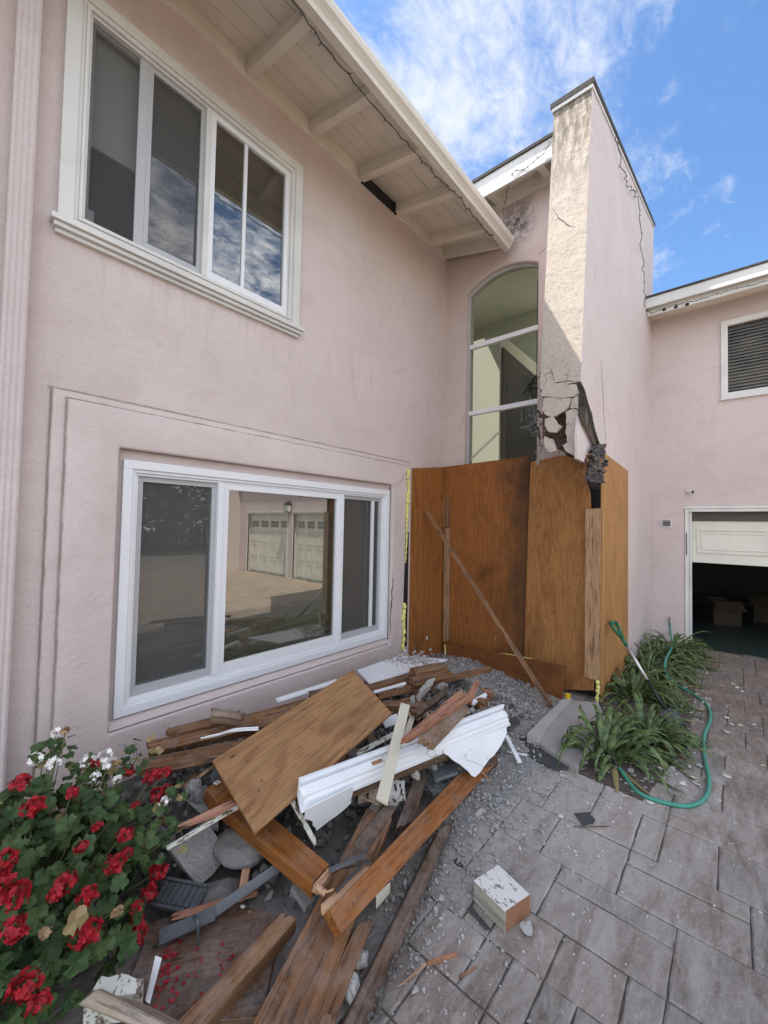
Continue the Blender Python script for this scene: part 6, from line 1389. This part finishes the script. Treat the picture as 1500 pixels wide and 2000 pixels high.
# ------------------------------------------------------------------ geraniums
gb = empty('geranium_bush', (.4, 2.1, 0), 'red flowering geranium bush at the lower left against the pink wall', 'flowering bush')
EC, ER = V((.30, 2.06, .22)), V((.42, .52, .36))
def bushhit(px, py):
    d = _ray(px, py).normalized(); o = V((0, 0, EYE)) - EC; o2 = V((o.x / ER.x, o.y / ER.y, o.z / ER.z)); d2 = V((d.x / ER.x, d.y / ER.y, d.z / ER.z))
    a, b_, c_ = d2.dot(d2), 2 * o2.dot(d2), o2.dot(o2) - 1; D = b_ * b_ - 4 * a * c_
    t = (-b_ - math.sqrt(D)) / (2 * a) if D > 0 else -b_ / (2 * a)
    return V((0, 0, EYE)) + d * t
def geranium():
    r = random.Random(21)
    def leaf(m, c_, nrm, R0):
        fr = frame_of(c_, nrm.orthogonal() if r.random() < .5 else nrm.cross(V((0, 0, 1))) + V((.001, 0, 0)), nrm); a0 = r.uniform(0, 6.28); vs = [fr @ V((0, 0, -.10 * R0))]; K = 20
        for k in range(K):
            a = a0 + 2 * math.pi * k / K; lob = 1 + .13 * math.cos(a * 5 - a0 * 5) + .05 * (k % 2); q = R0 * lob * (.35 if k == 0 else 1)
            vs.append(fr @ V((math.cos(a) * q, math.sin(a) * q, .16 * R0 * math.sin(3 * a) + .12 * R0)))
        mid = []
        m.add(vs, [(0, k + 1, (k + 1) % K + 1) for k in range(K)])
    m = MB(); m.open = True; st = MB(); dl = MB(); dl.open = True
    base = EC - V((0, 0, .15))
    for i in range(1500):
        d = V((r.gauss(0, 1), r.gauss(0, 1), r.gauss(0, 1))).normalized()
        if d.z < -.6: continue
        k = r.uniform(.55, 1.0) * (1 + .16 * noise.noise(d * 3)); c_ = EC + V((d.x * ER.x, d.y * ER.y, d.z * ER.z)) * k
        if c_.z < .03 or c_.y > 2.90: continue
        nr = (d + V((r.gauss(0, .45), r.gauss(0, .45) - .25, r.gauss(0, .45) + .5))).normalized()
        leaf(dl if r.random() < .03 else m, c_, nr, r.uniform(.016, .036))
        if i % 6 == 0: st.tube([c_ - nr * .005, c_.lerp(base, .3) - V((0, 0, .02)), c_.lerp(base, .75)], .0022, 4, cap=False)
    # straggling shoots at the back against the wall and toward the pile
    for (px, py, z) in ((100, 1455, .62), (85, 1475, .58), (110, 1480, .55), (160, 1500, .5), (260, 1480, .52), (275, 1470, .53), (200, 1505, .5), (330, 1640, .3), (320, 1600, .35), (30, 1600, .3), (330, 1560, .42), (40, 1850, .2), (20, 1900, .15)):
        c0 = at(px, py, z) 
        for k in range(9): leaf(m if r.random() < .8 else dl, c0 + V((r.gauss(0, .035), r.gauss(0, .03), r.gauss(0, .03))), V((r.gauss(0, .5), r.gauss(0, .5) - .4, 1)).normalized(), r.uniform(.012, .026))
        st.tube([c0, c0.lerp(base, .4), base], .003, 4, cap=False)
    m.build('foliage', 'geranium_leaf', gb, smooth=False); dl.build('dry_foliage', 'strap_leaf_dry', gb)
    # a flower head: ball of five petalled florets
    def head(seed, mat, R0=.043, nf=34):
        q = random.Random(seed); h = MB(); h.open = True
        for i in range(nf):
            d = V((q.gauss(0, 1), q.gauss(0, 1), q.gauss(0, 1) + .35)).normalized(); c_ = d * R0 * q.uniform(.7, 1.05); c_.z *= .75; n2_ = (d + V((q.gauss(0, .3), q.gauss(0, .3), q.gauss(0, .3)))).normalized(); fr = frame_of(c_, n2_.orthogonal(), n2_)
            a0 = q.uniform(0, 6.28); pr = q.uniform(.011, .016)
            for k in range(5):
                a = a0 + k * 1.2566; u_ = V((math.cos(a), math.sin(a), 0)); s_ = V((-math.sin(a), math.cos(a), 0)); z_ = V((0, 0, 1))
                cup_ = q.uniform(.1, .5)
                P = [V((0, 0, 0)), u_ * pr * .6 - s_ * pr * .42 + z_ * pr * .2, u_ * pr * 1.05 - s_ * pr * .25 + z_ * pr * cup_, u_ * pr * 1.05 + s_ * pr * .25 + z_ * pr * cup_, u_ * pr * .6 + s_ * pr * .42 + z_ * pr * .2]
                h.add([fr @ x for x in P], [(0, 1, 2, 3, 4)])
        return h
    protos = [head(i, 'petal_red').build('flower_head', 'petal_red', gb) for i in range(4)]
    wp = [head(i + 9, 'petal_white', .030, 12).build('white_flower_head', 'petal_white', gb) for i in range(3)]
    dp = head(40, 'petal_dry', .022, 14).build('dried_flower_head', 'petal_dry', gb)
    used = set()
    def put(protos, i, c_, s_, base_=base):
        p = protos[i % len(protos)]; o = p if p.name not in used else p.copy()
        if p.name in used: C.objects.link(o)
        used.add(p.name)
        d = (V(c_) - EC); fr = Matrix.Translation(c_) @ (Matrix.Rotation(r.uniform(0, 6.28), 4, 'Z') @ Matrix.Rotation(r.uniform(-.5, .5), 4, 'X')) @ Matrix.Scale(s_, 4); attach(o, gb, fr)
        st.tube([V(c_), V(c_).lerp(base_, .35) - V((0, 0, .03)), V(c_).lerp(base_, .8)], .0028, 4, cap=False)
    red = [(40, 1531, 1.1), (64, 1577, 1.05), (184, 1493, .9), (250, 1505, .8), (299, 1517, 1.0), (322, 1510, .8), (308, 1552, .9), (327, 1545, .8), (265, 1575, .6), (189, 1615, .5), (243, 1629, .8), (12, 1680, 1.0), (9, 1722, .9), (224, 1689, .95), (247, 1666, .6), (308, 1703, 1.0), (126, 1727, 1.0), (170, 1752, .85), (30, 1748, 1.1), (26, 1815, 1.0), (292, 1745, .9), (168, 1825, 1.15), (261, 1829, 1.15), (49, 1927, 1.1), (77, 1958, .8), (308, 1577, .4), (313, 1605, .5), (159, 1654, .6), (140, 1549, .7), (266, 1773, .6), (268, 1800, .7), (110, 1745, .7)]
    for i, (px, py, s_) in enumerate(red):
        c_ = bushhit(px, py); c_ = c_ + (V((0, 0, EYE)) - c_).normalized() * .02; put(protos, i, c_, s_ * .8)
    for i, (px, py, z, s_) in enumerate(((110, 1430, .66, .7), (69, 1482, .62, .9), (105, 1492, .60, .9), (172, 1486, .58, .9), (205, 1478, .60, 1.0), (229, 1522, .52, .6), (187, 1514, .54, .6), (215, 1490, .57, .9), (322, 1566, .42, .7))):
        put(wp, i, at(px, py, z), s_)
    for i, (px, py, z, s_) in enumerate(((128, 1428, .66, .9), (228, 1490, .56, .9), (100, 1580, .5, .9), (150, 1565, .5, .8))): put([dp], i, at(px, py, z), s_ * .8)
    for (px, py) in ((230, 1780), (90, 1820), (20, 1640)): put([dp], 1, bushhit(px, py), .7)
    st.build('stems', 'stem', gb)
geranium()
# fallen petals
m = MB(); m.open = True; rr = random.Random(77)
for i in range(120):
    px, py = (rr.gauss(325, 14), rr.gauss(1900, 50)) if i < 80 else (rr.uniform(330, 460), rr.uniform(1840, 1990)); c_ = at(px, py, .038)
    a = rr.uniform(0, 6.28); s_ = rr.uniform(.005, .010); m.add([c_ + V((math.cos(a + t) * s_ * q, math.sin(a + t) * s_ * q, h)) for t, q, h in ((0, 1, 0), (1.3, .7, .004), (2.8, .9, .002), (4.4, .6, .005))], [(0, 1, 2, 3)])
tag(m.build('fallen_petals', 'petal_red'), 'fallen red petals on the dirty board below the geraniums', 'petals', kind='stuff')
